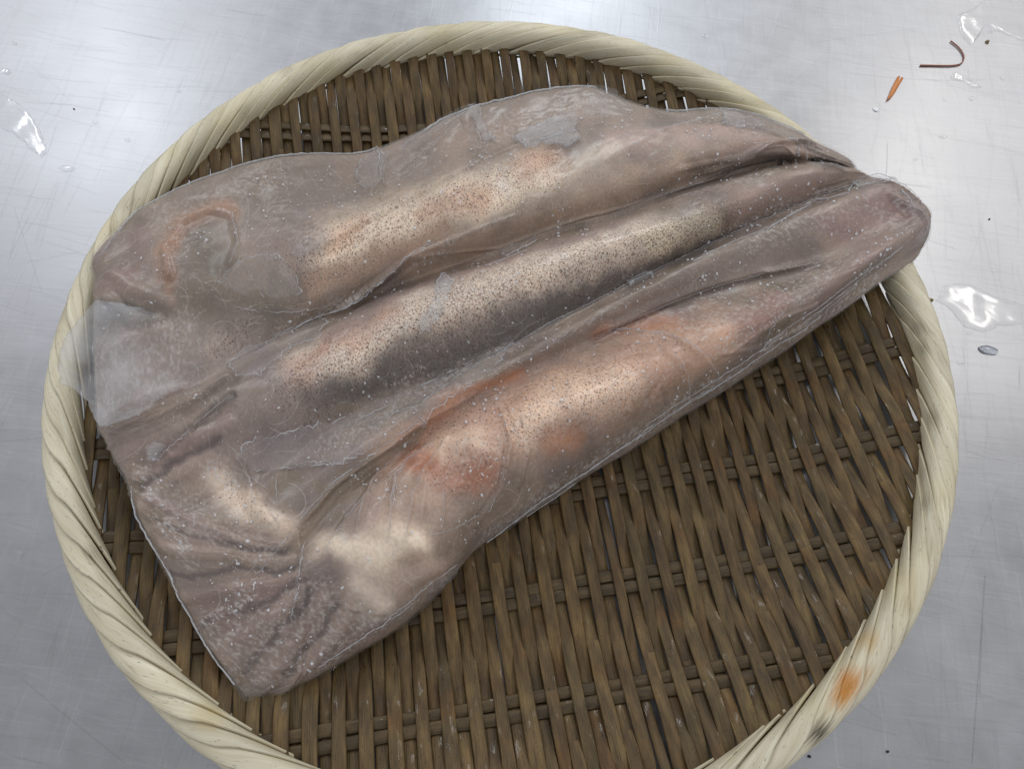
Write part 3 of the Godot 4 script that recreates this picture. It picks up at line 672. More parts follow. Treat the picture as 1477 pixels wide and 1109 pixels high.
	s([Vector2(0.1276, 0.0771), Vector2(0.1720, 0.0715), Vector2(0.2178, 0.0722), Vector2(0.2615, 0.0715)], 0.0130, 0.75)
	s([Vector2(0.1875, 0.0687), Vector2(0.2256, 0.0729)], 0.0093, 0.85)
	s([Vector2(0.2002, 0.0896), Vector2(0.2545, 0.0910)], 0.0043, 0.30)
	s([Vector2(0.0768, 0.0979), Vector2(0.0973, 0.0979)], 0.0050, 0.60)
	s([Vector2(0.1184, 0.1375), Vector2(0.1593, 0.1368), Vector2(0.2101, 0.1368), Vector2(0.2658, 0.1409), Vector2(0.3095, 0.1430), Vector2(0.3440, 0.1451)], 0.0143, 0.97)
	s([Vector2(0.1325, 0.1465), Vector2(0.1819, 0.1493), Vector2(0.2270, 0.1507), Vector2(0.2834, 0.1534), Vector2(0.3391, 0.1562)], 0.0062, 1.00)
	s([Vector2(0.1544, 0.1909), Vector2(0.1819, 0.1944)], 0.0124, 0.55)
	s([Vector2(0.1903, 0.2111), Vector2(0.2214, 0.2132), Vector2(0.2390, 0.2145)], 0.0149, 0.62)
	s([Vector2(0.1445, 0.2139), Vector2(0.1643, 0.2166)], 0.0093, 0.40)
	s([Vector2(0.2672, 0.2083), Vector2(0.2883, 0.2104)], 0.0081, 0.35)
	s([Vector2(0.0698, 0.1548), Vector2(0.0825, 0.1771)], 0.0068, 0.35)
	s([Vector2(0.0613, 0.0701), Vector2(0.0663, 0.0500)], 0.0031, 0.60)
	f([Vector2(0.0360, 0.1472), Vector2(0.0374, 0.1611)], 0.0037, 0.90)
	f([Vector2(0.0381, 0.1743), Vector2(0.0409, 0.1854)], 0.0043, 0.90)
	f([Vector2(0.0324, 0.2145), Vector2(0.0423, 0.2104), Vector2(0.0515, 0.2027)], 0.0034, 0.90)
	f([Vector2(0.0437, 0.2076), Vector2(0.0536, 0.2069)], 0.0037, 0.80)
	f([Vector2(0.0620, 0.1507), Vector2(0.0698, 0.1548)], 0.0037, 0.80)
	f([Vector2(0.0423, 0.2229), Vector2(0.0501, 0.2340), Vector2(0.0268, 0.2347)], 0.0062, 0.45)
	f([Vector2(0.0698, 0.2208), Vector2(0.0811, 0.2375), Vector2(0.0663, 0.2382)], 0.0093, 0.45)
	f([Vector2(0.1530, 0.2548), Vector2(0.2164, 0.2590), Vector2(0.2848, 0.2590), Vector2(0.3525, 0.2583), Vector2(0.4117, 0.2583)], 0.0034, 0.55)
	f([Vector2(0.2883, 0.2243), Vector2(0.3102, 0.2277), Vector2(0.3299, 0.2139), Vector2(0.3482, 0.2215)], 0.0062, 0.55)
	f([Vector2(0.3426, 0.1757), Vector2(0.3842, 0.1771), Vector2(0.4039, 0.1805)], 0.0050, 0.50)
	f([Vector2(0.1431, 0.2159), Vector2(0.1882, 0.2139)], 0.0093, 0.30)
	f([Vector2(0.2545, 0.1882), Vector2(0.2799, 0.1972), Vector2(0.3067, 0.1972)], 0.0037, 0.50)
	f([Vector2(0.1516, 0.1528), Vector2(0.1995, 0.1583), Vector2(0.2150, 0.1576)], 0.0031, 0.60)
	f([Vector2(0.0437, 0.0979), Vector2(0.0613, 0.0944)], 0.0093, 0.50)
	f([Vector2(0.1692, 0.1389), Vector2(0.1896, 0.1340), Vector2(0.2002, 0.1201)], 0.0031, 0.60)
	f([Vector2(0.4046, 0.0444), Vector2(0.4286, 0.1055)], 0.0043, 0.60)
	f([Vector2(0.4272, 0.1583), Vector2(0.4053, 0.1590), Vector2(0.3497, 0.1729)], 0.0019, 0.80)
	f([Vector2(0.4293, 0.1847), Vector2(0.4265, 0.1937)], 0.0025, 0.70)
	f([Vector2(0.3102, 0.0500), Vector2(0.3701, 0.0493), Vector2(0.3997, 0.0549)], 0.0043, 0.35)
	f([Vector2(0.2326, 0.0430), Vector2(0.2474, 0.0458)], 0.0043, 0.40)
	f([Vector2(0.1480, 0.2520), Vector2(0.2136, 0.2493), Vector2(0.2799, 0.2486), Vector2(0.3461, 0.2507), Vector2(0.4039, 0.2513)], 0.0050, 0.70)
	f([Vector2(0.0557, 0.2451), Vector2(0.0909, 0.2458), Vector2(0.1234, 0.2486)], 0.0043, 0.50)
	f([Vector2(0.0240, 0.0861), Vector2(0.0345, 0.0930), Vector2(0.0296, 0.1035)], 0.0074, 0.50)
	f([Vector2(0.3532, 0.1528), Vector2(0.4075, 0.1541), Vector2(0.4279, 0.1694)], 0.0031, 0.70)
	f([Vector2(0.1473, 0.1625), Vector2(0.1847, 0.1590), Vector2(0.2164, 0.1590)], 0.0037, 0.60)
	c([Vector2(0.0754, 0.1930), Vector2(0.0571, 0.1722), Vector2(0.0345, 0.1611)], 0.0028, Color8(150, 124, 114), 0.50)
	c([Vector2(0.0754, 0.2014), Vector2(0.0543, 0.1868), Vector2(0.0331, 0.1833)], 0.0028, Color8(160, 138, 126), 0.50)
	c([Vector2(0.0740, 0.2090), Vector2(0.0501, 0.2020), Vector2(0.0296, 0.2027)], 0.0028, Color8(150, 124, 114), 0.50)
	c([Vector2(0.0733, 0.2159), Vector2(0.0493, 0.2187), Vector2(0.0282, 0.2264)], 0.0028, Color8(160, 138, 126), 0.50)
	c([Vector2(0.0754, 0.2229), Vector2(0.0571, 0.2284), Vector2(0.0345, 0.2375)], 0.0028, Color8(150, 124, 114), 0.50)
	c([Vector2(0.0818, 0.2312), Vector2(0.0670, 0.2361), Vector2(0.0508, 0.2402)], 0.0028, Color8(160, 138, 126), 0.50)
	c([Vector2(0.0790, 0.1389), Vector2(0.0543, 0.1389), Vector2(0.0324, 0.1514)], 0.0028, Color8(150, 124, 114), 0.50)
	c([Vector2(0.0642, 0.1465), Vector2(0.0444, 0.1500), Vector2(0.0310, 0.1680)], 0.0028, Color8(160, 138, 126), 0.50)
	c([Vector2(0.0613, 0.0812), Vector2(0.0437, 0.0701), Vector2(0.0345, 0.0555)], 0.0028, Color8(150, 124, 114), 0.50)
	c([Vector2(0.0585, 0.0896), Vector2(0.0402, 0.0882), Vector2(0.0296, 0.0917)], 0.0028, Color8(160, 138, 126), 0.50)
	c([Vector2(0.0613, 0.1069), Vector2(0.0458, 0.1048), Vector2(0.0324, 0.1062)], 0.0028, Color8(150, 124, 114), 0.50)
	c([Vector2(0.0754, 0.1965), Vector2(0.0564, 0.1798), Vector2(0.0360, 0.1722)], 0.0012, Color8(92, 70, 64), 0.70)
	c([Vector2(0.0747, 0.2055), Vector2(0.0522, 0.1944), Vector2(0.0310, 0.1923)], 0.0012, Color8(92, 70, 64), 0.70)
	c([Vector2(0.0733, 0.2132), Vector2(0.0493, 0.2111), Vector2(0.0296, 0.2159)], 0.0012, Color8(92, 70, 64), 0.70)
	c([Vector2(0.0740, 0.2194), Vector2(0.0536, 0.2236), Vector2(0.0317, 0.2312)], 0.0012, Color8(92, 70, 64), 0.70)
	c([Vector2(0.0790, 0.2270), Vector2(0.0613, 0.2326), Vector2(0.0423, 0.2382)], 0.0012, Color8(92, 70, 64), 0.70)
	c([Vector2(0.0719, 0.1423), Vector2(0.0493, 0.1444), Vector2(0.0317, 0.1597)], 0.0012, Color8(92, 70, 64), 0.70)
	c([Vector2(0.0388, 0.2027), Vector2(0.0416, 0.2166)], 0.0062, Color8(128, 98, 92), 0.50)
	c([Vector2(0.0395, 0.1604), Vector2(0.0557, 0.1771)], 0.0050, Color8(150, 130, 128), 0.50)
	f([Vector2(0.3468, 0.0549), Vector2(0.3786, 0.0389), Vector2(0.4046, 0.0444)], 0.0056, 0.50)
	f([Vector2(0.2333, 0.0396), Vector2(0.2926, 0.0368)], 0.0074, 0.40)
	f([Vector2(0.0649, 0.0403), Vector2(0.1234, 0.0340)], 0.0074, 0.35)
	f([Vector2(0.3003, 0.1111), Vector2(0.3433, 0.1187), Vector2(0.3877, 0.1229)], 0.0025, 0.60)
	f([Vector2(0.1720, 0.1722), Vector2(0.2129, 0.1784), Vector2(0.2686, 0.1764)], 0.0031, 0.55)
	f([Vector2(0.2834, 0.2076), Vector2(0.3271, 0.2118), Vector2(0.3779, 0.2062)], 0.0081, 0.50)
	f([Vector2(0.1678, 0.2118), Vector2(0.2192, 0.2236), Vector2(0.2644, 0.2243)], 0.0081, 0.35)
	f([Vector2(0.1107, 0.1021), Vector2(0.1699, 0.0972), Vector2(0.2073, 0.0923)], 0.0028, 0.60)
	f([Vector2(0.1121, 0.1604), Vector2(0.1579, 0.1722)], 0.0056, 0.50)
	f([Vector2(0.0381, 0.1541), Vector2(0.0571, 0.1736), Vector2(0.0677, 0.1930)], 0.0081, 0.40)
	f([Vector2(0.0233, 0.2243), Vector2(0.0557, 0.2215), Vector2(0.0811, 0.2375)], 0.0105, 0.50)
	f([Vector2(0.4145, 0.1805), Vector2(0.4180, 0.2111)], 0.0050, 0.50)
	f([Vector2(0.1819, 0.1347), Vector2(0.2129, 0.1319), Vector2(0.2150, 0.1423)], 0.0043, 0.35)

func block_material() -> StandardMaterial3D:
	paint_block()
	var base := Image.create(BW, BH, false, Image.FORMAT_RGBA8)
	var more := Image.create(BW, BH, false, Image.FORMAT_RGBA8)
	for y in BH:
		for x in BW:
			var k := y * BW + x
			var punch := pow(maxf(pg[k], 0.01) / 0.22, 0.55)
			base.set_pixel(x, y, Color(pr[k] * 0.99 * punch, pg[k] * 0.975 * punch, pb[k] * 0.955 * punch, 1.0).linear_to_srgb())
			more.set_pixel(x, y, Color(pspk[k], pfr[k], 0, 1))
	base.resize(TW, TH, Image.INTERPOLATE_CUBIC)
	more.resize(TW, TH, Image.INTERPOLATE_CUBIC)
	var A := base.get_data()
	var E := more.get_data()
	var cl := noise(71, 0.012, 5).get_image(TW, TH).get_data()    # cloudy tissue
	var fi := noise(72, 0.13, 3).get_image(TW, TH).get_data()     # fine grain
	var fz := noise(73, 0.075, 5).get_image(TW, TH).get_data()    # frost
	var H := PackedByteArray()
	var R := PackedByteArray()
	H.resize(TW * TH)
	R.resize(TW * TH)
	for k in TW * TH:
		var g := 1.0 + (cl[k] - 128) * 0.0008 + (fi[k] - 128) * 0.0007
		var fr := (E[k * 4 + 1] / 255.0) * clampf((fz[k] - 90) / 80.0, 0, 1) * clampf((fi[k] - 100) / 45.0, 0.15, 1)
		fr = clampf(fr + clampf((fz[k] - 172) / 130.0, 0, 1) * 0.35 + clampf((fi[k] - 205) / 60.0, 0, 1) * 0.10, 0, 0.7)
		A[k * 4] = clampi(int(lerpf(A[k * 4] * g, 205, fr)), 0, 255)
		A[k * 4 + 1] = clampi(int(lerpf(A[k * 4 + 1] * g, 204, fr)), 0, 255)
		A[k * 4 + 2] = clampi(int(lerpf(A[k * 4 + 2] * g, 205, fr)), 0, 255)
		H[k] = clampi(110 + ((cl[k] - 128) >> 4) + ((fi[k] - 128) >> 4) + int(fr * (40 + (fi[k] - 128) * 0.5)), 0, 255)
		R[k] = clampi(int(125 + fr * 150 + (cl[k] - 128) * 0.35), 30, 255)
	var g := RandomNumberGenerator.new()
	g.seed = 21
	# pigment spots of the skin
	var taken := PackedByteArray()
	taken.resize(TW * TH)
	for i in 620000:
		var x := g.randi_range(4, TW - 5)
		var y := g.randi_range(4, TH - 5)
		var k := y * TW + x
		var d := E[k * 4] / 255.0
		if g.randf() > d * d * 0.85 or (taken[(y / 3) * TW + x / 3] and g.randf() < 0.88):
			continue
		taken[(y / 3) * TW + x / 3] = 1
		var big := g.randf()
		var rad := (0.55 + 0.75 * big * big * big) * (0.75 + 0.4 * g.randf()) * (0.8 + 0.3 * d)
		var dark := clampf((A[k * 4] - 70) / 140.0, 0.0, 1.0)
		var col := Color8(52, 34, 30).lerp(Color8(132, 66, 36), g.randf() * 0.85 * dark)
		var amt := g.randf_range(0.5, 0.95)
		for yy in range(y - 2, y + 3):
			for xx in range(x - 2, x + 3):
				var cov := clampf(rad + 0.5 - Vector2(xx - x, yy - y).length(), 0, 1) * amt
				if cov > 0:
					var q := (yy * TW + xx) * 4
					A[q] = int(lerpf(A[q], col.r8, cov))
					A[q + 1] = int(lerpf(A[q + 1], col.g8, cov))
					A[q + 2] = int(lerpf(A[q + 2], col.b8, cov))
	# fine scratches and cracks in the ice, most of them along the bodies
	for i in 3400:
		var p := Vector2(g.randf() * TW, g.randf() * TH)
		var d := Vector2.from_angle(g.randfn(0.0, 0.5) if g.randf() < 0.6 else g.randf() * TAU)
		var bend := g.randfn(0, 0.03)
		var amt := g.randf_range(0.06, 0.42) * (1.7 if g.randf() < 0.05 else 1.0)
		var len := g.randi_range(6, 46) if g.randf() < 0.9 else g.randi_range(50, 120)
		for st in len:
			var e := amt * minf(1.0, minf(st, len - st) / 5.0)
			var q := (clampi(int(p.y), 0, TH - 1) * TW + clampi(int(p.x), 0, TW - 1))
			for ch in 3:
				A[q * 4 + ch] = int(lerpf(A[q * 4 + ch], 214, e))
			H[q] = clampi(H[q] + int(e * 90), 0, 255)
			p += d
			d = d.rotated(bend)
	# frost grains
	for i in 16000:
		var x := g.randi_range(2, TW - 3)
		var y := g.randi_range(2, TH - 3)
		if g.randf() > 0.25 + E[(y * TW + x) * 4 + 1] / 255.0:
			continue
		var amt := g.randf_range(0.15, 0.8)
		for w in g.randi_range(1, 4):
			var q := y * TW + x
			for ch in 3:
				A[q * 4 + ch] = int(lerpf(A[q * 4 + ch], 222, amt))
			H[q] = clampi(H[q] + int(amt * 90), 0, 255)
			R[q] = 200
			x = clampi(x + g.randi_range(-1, 1), 0, TW - 1)
			y = clampi(y + g.randi_range(-1, 1), 0, TH - 1)
	var m := mat("glazed_squid", Color.WHITE, 1.0)
	m.albedo_texture = tex(Image.create_from_data(TW, TH, false, Image.FORMAT_RGBA8, A))
	m.roughness_texture = tex(Image.create_from_data(TW, TH, false, Image.FORMAT_L8, R))
	m.heightmap_enabled = true
	m.heightmap_texture = tex(Image.create_from_data(TW, TH, false, Image.FORMAT_L8, H))
	m.heightmap_scale = 0.06
	return m

func make_block() -> void:
	var S := stations()
	relief.resize(NU * NV)
	ridge([Vector2(0.1121, 0.1069), Vector2(0.1339, 0.1062), Vector2(0.1812, 0.0896), Vector2(0.2192, 0.0896)], 0.0015, 0.00130, true)
	ridge([Vector2(0.1812, 0.0896), Vector2(0.2305, 0.1041), Vector2(0.2813, 0.1028), Vector2(0.3271, 0.1048), Vector2(0.3482, 0.1041), Vector2(0.3934, 0.1111)], 0.0019, 0.00100, true)
	ridge([Vector2(0.1114, 0.1118), Vector2(0.1354, 0.1139), Vector2(0.1847, 0.0951)], 0.0028, -0.00100)
	ridge([Vector2(0.0853, 0.1055), Vector2(0.1121, 0.1069)], 0.0022, 0.00080, true)
	ridge([Vector2(0.2298, 0.1083), Vector2(0.2615, 0.1069), Vector2(0.3010, 0.1069), Vector2(0.3349, 0.1069), Vector2(0.3687, 0.1090)], 0.0015, -0.00130)
	ridge([Vector2(0.0860, 0.1896), Vector2(0.1086, 0.1833), Vector2(0.1375, 0.1833), Vector2(0.1579, 0.1805)], 0.0019, 0.00100, true)
	ridge([Vector2(0.0895, 0.2062), Vector2(0.1029, 0.2000), Vector2(0.1431, 0.1965)], 0.0019, 0.00080, true)
	ridge([Vector2(0.0839, 0.1965), Vector2(0.1057, 0.1909), Vector2(0.1452, 0.1937)], 0.0025, -0.00140)
	ridge([Vector2(0.2453, 0.1916), Vector2(0.3003, 0.1909), Vector2(0.3370, 0.1923)], 0.0025, -0.00160)
	ridge([Vector2(0.0508, 0.1403), Vector2(0.0663, 0.1326), Vector2(0.0832, 0.1291)], 0.0025, -0.00180)
	ridge([Vector2(0.0303, 0.1222), Vector2(0.0543, 0.1166), Vector2(0.0846, 0.1194)], 0.0019, 0.00100)
	ridge([Vector2(0.0233, 0.1298), Vector2(0.0515, 0.1285), Vector2(0.0726, 0.1257)], 0.0019, 0.00080)
	ridge([Vector2(0.0627, 0.0694), Vector2(0.0613, 0.0562), Vector2(0.0712, 0.0444), Vector2(0.0853, 0.0430), Vector2(0.0959, 0.0493)], 0.0037, 0.00180)
	ridge([Vector2(0.0790, 0.0604), Vector2(0.0818, 0.0687)], 0.0077, -0.00160)
	ridge([Vector2(0.0374, 0.0701), Vector2(0.0409, 0.0771), Vector2(0.0515, 0.0833)], 0.0015, -0.00100)
	ridge([Vector2(0.0324, 0.0715), Vector2(0.0430, 0.0847), Vector2(0.0564, 0.0854)], 0.0025, 0.00090)
	ridge([Vector2(0.0761, 0.1507), Vector2(0.0775, 0.1604), Vector2(0.0811, 0.1819)], 0.0062, 0.00200)
	ridge([Vector2(0.0691, 0.1569), Vector2(0.0437, 0.1666), Vector2(0.0282, 0.1764)], 0.0022, -0.00090)
	ridge([Vector2(0.0733, 0.1916), Vector2(0.0627, 0.1750), Vector2(0.0465, 0.1659)], 0.0019, -0.00090)
	ridge([Vector2(0.0719, 0.1958), Vector2(0.0578, 0.1861), Vector2(0.0423, 0.1826)], 0.0015, 0.00070)
	ridge([Vector2(0.0916, 0.2083), Vector2(0.1036, 0.2215), Vector2(0.1198, 0.2277)], 0.0068, 0.00220)
	ridge([Vector2(0.0902, 0.2277), Vector2(0.0916, 0.2354)], 0.0056, 0.00160)
	ridge([Vector2(0.1079, 0.2361), Vector2(0.1248, 0.2416)], 0.0050, 0.00120)
	ridge([Vector2(0.0790, 0.2007), Vector2(0.0733, 0.2159), Vector2(0.0557, 0.2277)], 0.0022, -0.00130)
	ridge([Vector2(0.0790, 0.2007), Vector2(0.0754, 0.2173), Vector2(0.0120, 0.2770)], 0.0012, 0.00120, true)
	ridge([Vector2(0.0804, 0.2305), Vector2(0.0874, 0.2382), Vector2(0.0916, 0.2416)], 0.0015, -0.00090)
	ridge([Vector2(0.1502, 0.1979), Vector2(0.1297, 0.2027), Vector2(0.1149, 0.2159)], 0.0012, 0.00070, true)
	ridge([Vector2(0.1523, 0.2041), Vector2(0.1318, 0.2118), Vector2(0.1177, 0.2236)], 0.0012, 0.00070, true)
	ridge([Vector2(0.1537, 0.2090), Vector2(0.1354, 0.2173), Vector2(0.1234, 0.2284)], 0.0012, 0.00070, true)
	ridge([Vector2(0.1431, 0.1965), Vector2(0.1213, 0.1993), Vector2(0.1064, 0.2097)], 0.0012, 0.00070, true)
	ridge([Vector2(0.1826, 0.2007), Vector2(0.1755, 0.2166), Vector2(0.1650, 0.2291), Vector2(0.1494, 0.2354)], 0.0019, -0.00150)
	ridge([Vector2(0.1868, 0.2041), Vector2(0.1812, 0.2201), Vector2(0.1713, 0.2347)], 0.0015, 0.00080)
	ridge([Vector2(0.1445, 0.2139), Vector2(0.1586, 0.2194)], 0.0068, -0.00100)
	ridge([Vector2(0.1565, 0.2034), Vector2(0.1657, 0.2097)], 0.0068, 0.00100)
	ridge([Vector2(0.1932, 0.2125), Vector2(0.2242, 0.2145)], 0.0124, 0.00140)
	ridge([Vector2(0.2390, 0.2062), Vector2(0.2615, 0.2097), Vector2(0.2566, 0.2236), Vector2(0.2446, 0.2326)], 0.0022, -0.00080)
	ridge([Vector2(0.2566, 0.1965), Vector2(0.2686, 0.2069), Vector2(0.2763, 0.2243)], 0.0015, 0.00060, true)
	ridge([Vector2(0.3102, 0.2180), Vector2(0.3243, 0.2159)], 0.0068, -0.00090)
	ridge([Vector2(0.2594, 0.2444), Vector2(0.2545, 0.2305)], 0.0015, -0.00100)
	ridge([Vector2(0.2890, 0.2291), Vector2(0.3222, 0.2430), Vector2(0.3532, 0.2479)], 0.0022, 0.00080)
	ridge([Vector2(0.4166, 0.0451), Vector2(0.3948, 0.0701), Vector2(0.3722, 0.0917), Vector2(0.3349, 0.0917)], 0.0028, 0.00130)
	ridge([Vector2(0.4124, 0.1347), Vector2(0.4039, 0.1146), Vector2(0.3863, 0.1076)], 0.0015, 0.00090, true)
	ridge([Vector2(0.3969, 0.0958), Vector2(0.3771, 0.0986), Vector2(0.3440, 0.1007)], 0.0025, -0.00120)
	ridge([Vector2(0.4075, 0.1500), Vector2(0.4230, 0.1507)], 0.0019, -0.00100)
	ridge([Vector2(0.4272, 0.1583), Vector2(0.4053, 0.1590), Vector2(0.3482, 0.1743), Vector2(0.3137, 0.1715)], 0.0015, 0.00090, true)
	ridge([Vector2(0.4244, 0.1840), Vector2(0.4258, 0.1923), Vector2(0.4314, 0.1909)], 0.0019, -0.00120)
	ridge([Vector2(0.2122, 0.0285), Vector2(0.2333, 0.0229)], 0.0015, 0.00080, true)
	ridge([Vector2(0.2221, 0.0306), Vector2(0.2291, 0.0417)], 0.0012, 0.00110, true)
	ridge([Vector2(0.1304, 0.0618), Vector2(0.1593, 0.0576), Vector2(0.2073, 0.0486), Vector2(0.2390, 0.0500)], 0.0025, -0.00110)
	ridge([Vector2(0.1325, 0.0667), Vector2(0.1586, 0.0632), Vector2(0.2291, 0.0555)], 0.0012, 0.00060)
	ridge([Vector2(0.1755, 0.0229), Vector2(0.1727, 0.0430), Vector2(0.1755, 0.0493)], 0.0015, 0.00110, true)
	ridge([Vector2(0.1748, 0.0319), Vector2(0.1650, 0.0458)], 0.0022, -0.00080)
	ridge([Vector2(0.1290, 0.0673), Vector2(0.1396, 0.0680), Vector2(0.1283, 0.0715)], 0.0019, 0.00080)
	ridge([Vector2(0.0867, 0.0382), Vector2(0.1297, 0.0347), Vector2(0.1635, 0.0354)], 0.0037, -0.00060)
	ridge([Vector2(0.1812, 0.0597), Vector2(0.1896, 0.0569)], 0.0025, 0.00040)
	fold([Vector2(0.0818, 0.1062), Vector2(0.1121, 0.1069), Vector2(0.1339, 0.1062), Vector2(0.1586, 0.0965), Vector2(0.1812, 0.0889), Vector2(0.2192, 0.0889), Vector2(0.2467, 0.0903)], 0.0081, 0.00300, 1.0)
	fold([Vector2(0.1995, 0.1104), Vector2(0.2298, 0.1090), Vector2(0.2552, 0.1083), Vector2(0.2961, 0.1097), Vector2(0.3264, 0.1076), Vector2(0.3482, 0.1055), Vector2(0.3927, 0.1132), Vector2(0.4187, 0.0819)], 0.0068, 0.00270, -1.0)
	fold([Vector2(0.1332, 0.1625), Vector2(0.1607, 0.1743), Vector2(0.1939, 0.1632), Vector2(0.2164, 0.1590), Vector2(0.2524, 0.1583), Vector2(0.2855, 0.1583), Vector2(0.3250, 0.1576), Vector2(0.3602, 0.1590), Vector2(0.4061, 0.1590), Vector2(0.4300, 0.1555)], 0.0081, 0.00270, 1.0)
	fold([Vector2(0.0832, 0.1909), Vector2(0.1072, 0.1847), Vector2(0.1311, 0.1847), Vector2(0.1572, 0.1819), Vector2(0.1868, 0.1854)], 0.0056, 0.00225, -1.0)
	fold([Vector2(0.0881, 0.2090), Vector2(0.1029, 0.2014), Vector2(0.1262, 0.2000), Vector2(0.1480, 0.2007)], 0.0068, 0.00195, 1.0)
	fold([Vector2(0.2453, 0.1902), Vector2(0.2728, 0.1902), Vector2(0.3003, 0.1909), Vector2(0.3377, 0.1916), Vector2(0.3666, 0.1993)], 0.0068, 0.00210, -1.0)
	fold([Vector2(0.0282, 0.1285), Vector2(0.0522, 0.1264), Vector2(0.0733, 0.1243), Vector2(0.0881, 0.1194)], 0.0050, 0.00210, -1.0)
	fold([Vector2(0.0444, 0.1416), Vector2(0.0649, 0.1333), Vector2(0.0846, 0.1285)], 0.0056, 0.00225, 1.0)
	fold([Vector2(0.3440, 0.1007), Vector2(0.3764, 0.0930), Vector2(0.3983, 0.0694), Vector2(0.4202, 0.0361)], 0.0056, 0.00225, -1.0)
	fold([Vector2(0.3934, 0.1201), Vector2(0.4082, 0.0937), Vector2(0.4216, 0.1389)], 0.0037, 0.00180, 1.0)
	fold([Vector2(0.1762, 0.0458), Vector2(0.2101, 0.0354), Vector2(0.2333, 0.0229)], 0.0062, 0.00180, 1.0)
	fold([Vector2(0.1283, 0.0736), Vector2(0.1579, 0.0667), Vector2(0.2044, 0.0597), Vector2(0.2453, 0.0549), Vector2(0.2827, 0.0528)], 0.0068, 0.00150, -1.0)
	fold([Vector2(0.2926, 0.0785), Vector2(0.3172, 0.0715), Vector2(0.3468, 0.0549), Vector2(0.3715, 0.0354)], 0.0081, 0.00180, 1.0)
	fold([Vector2(0.0712, 0.1951), Vector2(0.0846, 0.1909), Vector2(0.0726, 0.2173), Vector2(0.0120, 0.2736)], 0.0043, 0.00180, 1.0)
	fold([Vector2(0.1502, 0.1979), Vector2(0.1290, 0.2020), Vector2(0.1135, 0.2187)], 0.0037, 0.00150, 1.0)
	fold([Vector2(0.1523, 0.2041), Vector2(0.1311, 0.2118), Vector2(0.1170, 0.2243)], 0.0037, 0.00150, 1.0)
	fold([Vector2(0.1840, 0.2034), Vector2(0.1762, 0.2187), Vector2(0.1650, 0.2305), Vector2(0.1487, 0.2368)], 0.0043, 0.00195, 1.0)
	fold([Vector2(0.2545, 0.1916), Vector2(0.2686, 0.2069), Vector2(0.2806, 0.2284), Vector2(0.2947, 0.2472)], 0.0043, 0.00150, 1.0)
	fold([Vector2(0.2940, 0.2319), Vector2(0.3102, 0.2277), Vector2(0.3271, 0.2264), Vector2(0.3588, 0.2347)], 0.0043, 0.00135, 1.0)
	fold([Vector2(0.4251, 0.1847), Vector2(0.4272, 0.1979), Vector2(0.4272, 0.2291)], 0.0043, 0.00165, -1.0)
	fold([Vector2(0.0761, 0.1472), Vector2(0.0790, 0.1611), Vector2(0.0804, 0.1840)], 0.0050, 0.00135, 1.0)
	fold([Vector2(0.0324, 0.0715), Vector2(0.0423, 0.0826), Vector2(0.0557, 0.0854)], 0.0037, 0.00150, 1.0)
	fold([Vector2(0.0959, 0.0500), Vector2(0.0973, 0.0625), Vector2(0.0909, 0.0729)], 0.0037, 0.00135, 1.0)
	ridge([Vector2(0.0754, 0.1930), Vector2(0.0571, 0.1722), Vector2(0.0345, 0.1611)], 0.0040, 0.00150)
	ridge([Vector2(0.0754, 0.2014), Vector2(0.0543, 0.1868), Vector2(0.0331, 0.1833)], 0.0040, 0.00150)
	ridge([Vector2(0.0740, 0.2090), Vector2(0.0501, 0.2020), Vector2(0.0296, 0.2027)], 0.0040, 0.00150)
	ridge([Vector2(0.0733, 0.2159), Vector2(0.0493, 0.2187), Vector2(0.0282, 0.2264)], 0.0040, 0.00150)
	ridge([Vector2(0.0754, 0.2229), Vector2(0.0571, 0.2284), Vector2(0.0345, 0.2375)], 0.0040, 0.00150)
	ridge([Vector2(0.0818, 0.2312), Vector2(0.0670, 0.2361), Vector2(0.0508, 0.2402)], 0.0040, 0.00150)
	ridge([Vector2(0.0790, 0.1389), Vector2(0.0543, 0.1389), Vector2(0.0324, 0.1514)], 0.0040, 0.00150)
	ridge([Vector2(0.0642, 0.1465), Vector2(0.0444, 0.1500), Vector2(0.0310, 0.1680)], 0.0040, 0.00150)
	ridge([Vector2(0.0613, 0.0812), Vector2(0.0437, 0.0701), Vector2(0.0345, 0.0555)], 0.0040, 0.00150)
	ridge([Vector2(0.0585, 0.0896), Vector2(0.0402, 0.0882), Vector2(0.0296, 0.0917)], 0.0040, 0.00150)
	ridge([Vector2(0.0613, 0.1069), Vector2(0.0458, 0.1048), Vector2(0.0324, 0.1062)], 0.0040, 0.00150)
	fold([Vector2(0.1607, 0.2000), Vector2(0.1417, 0.2076), Vector2(0.1255, 0.2236)], 0.0037, 0.00150, 1.0)
	fold([Vector2(0.1607, 0.2062), Vector2(0.1431, 0.2159), Vector2(0.1304, 0.2319)], 0.0037, 0.00135, 1.0)
	fold([Vector2(0.1466, 0.1916), Vector2(0.1220, 0.1951), Vector2(0.1022, 0.2097)], 0.0043, 0.00150, 1.0)
	fold([Vector2(0.1889, 0.2104), Vector2(0.1826, 0.2243), Vector2(0.1699, 0.2388)], 0.0037, 0.00135, 1.0)
	fold([Vector2(0.2503, 0.2027), Vector2(0.2608, 0.2090), Vector2(0.2665, 0.2250), Vector2(0.2735, 0.2458)], 0.0037, 0.00135, 1.0)
	fold([Vector2(0.4011, 0.1118), Vector2(0.4124, 0.1236), Vector2(0.4237, 0.1409)], 0.0031, 0.00165, -1.0)
	fold([Vector2(0.4032, 0.0576), Vector2(0.4096, 0.0917), Vector2(0.3997, 0.1243)], 0.0028, 0.00150, 1.0)
	fold([Vector2(0.4286, 0.1715), Vector2(0.4357, 0.1819), Vector2(0.4321, 0.1958)], 0.0037, 0.00150, 1.0)
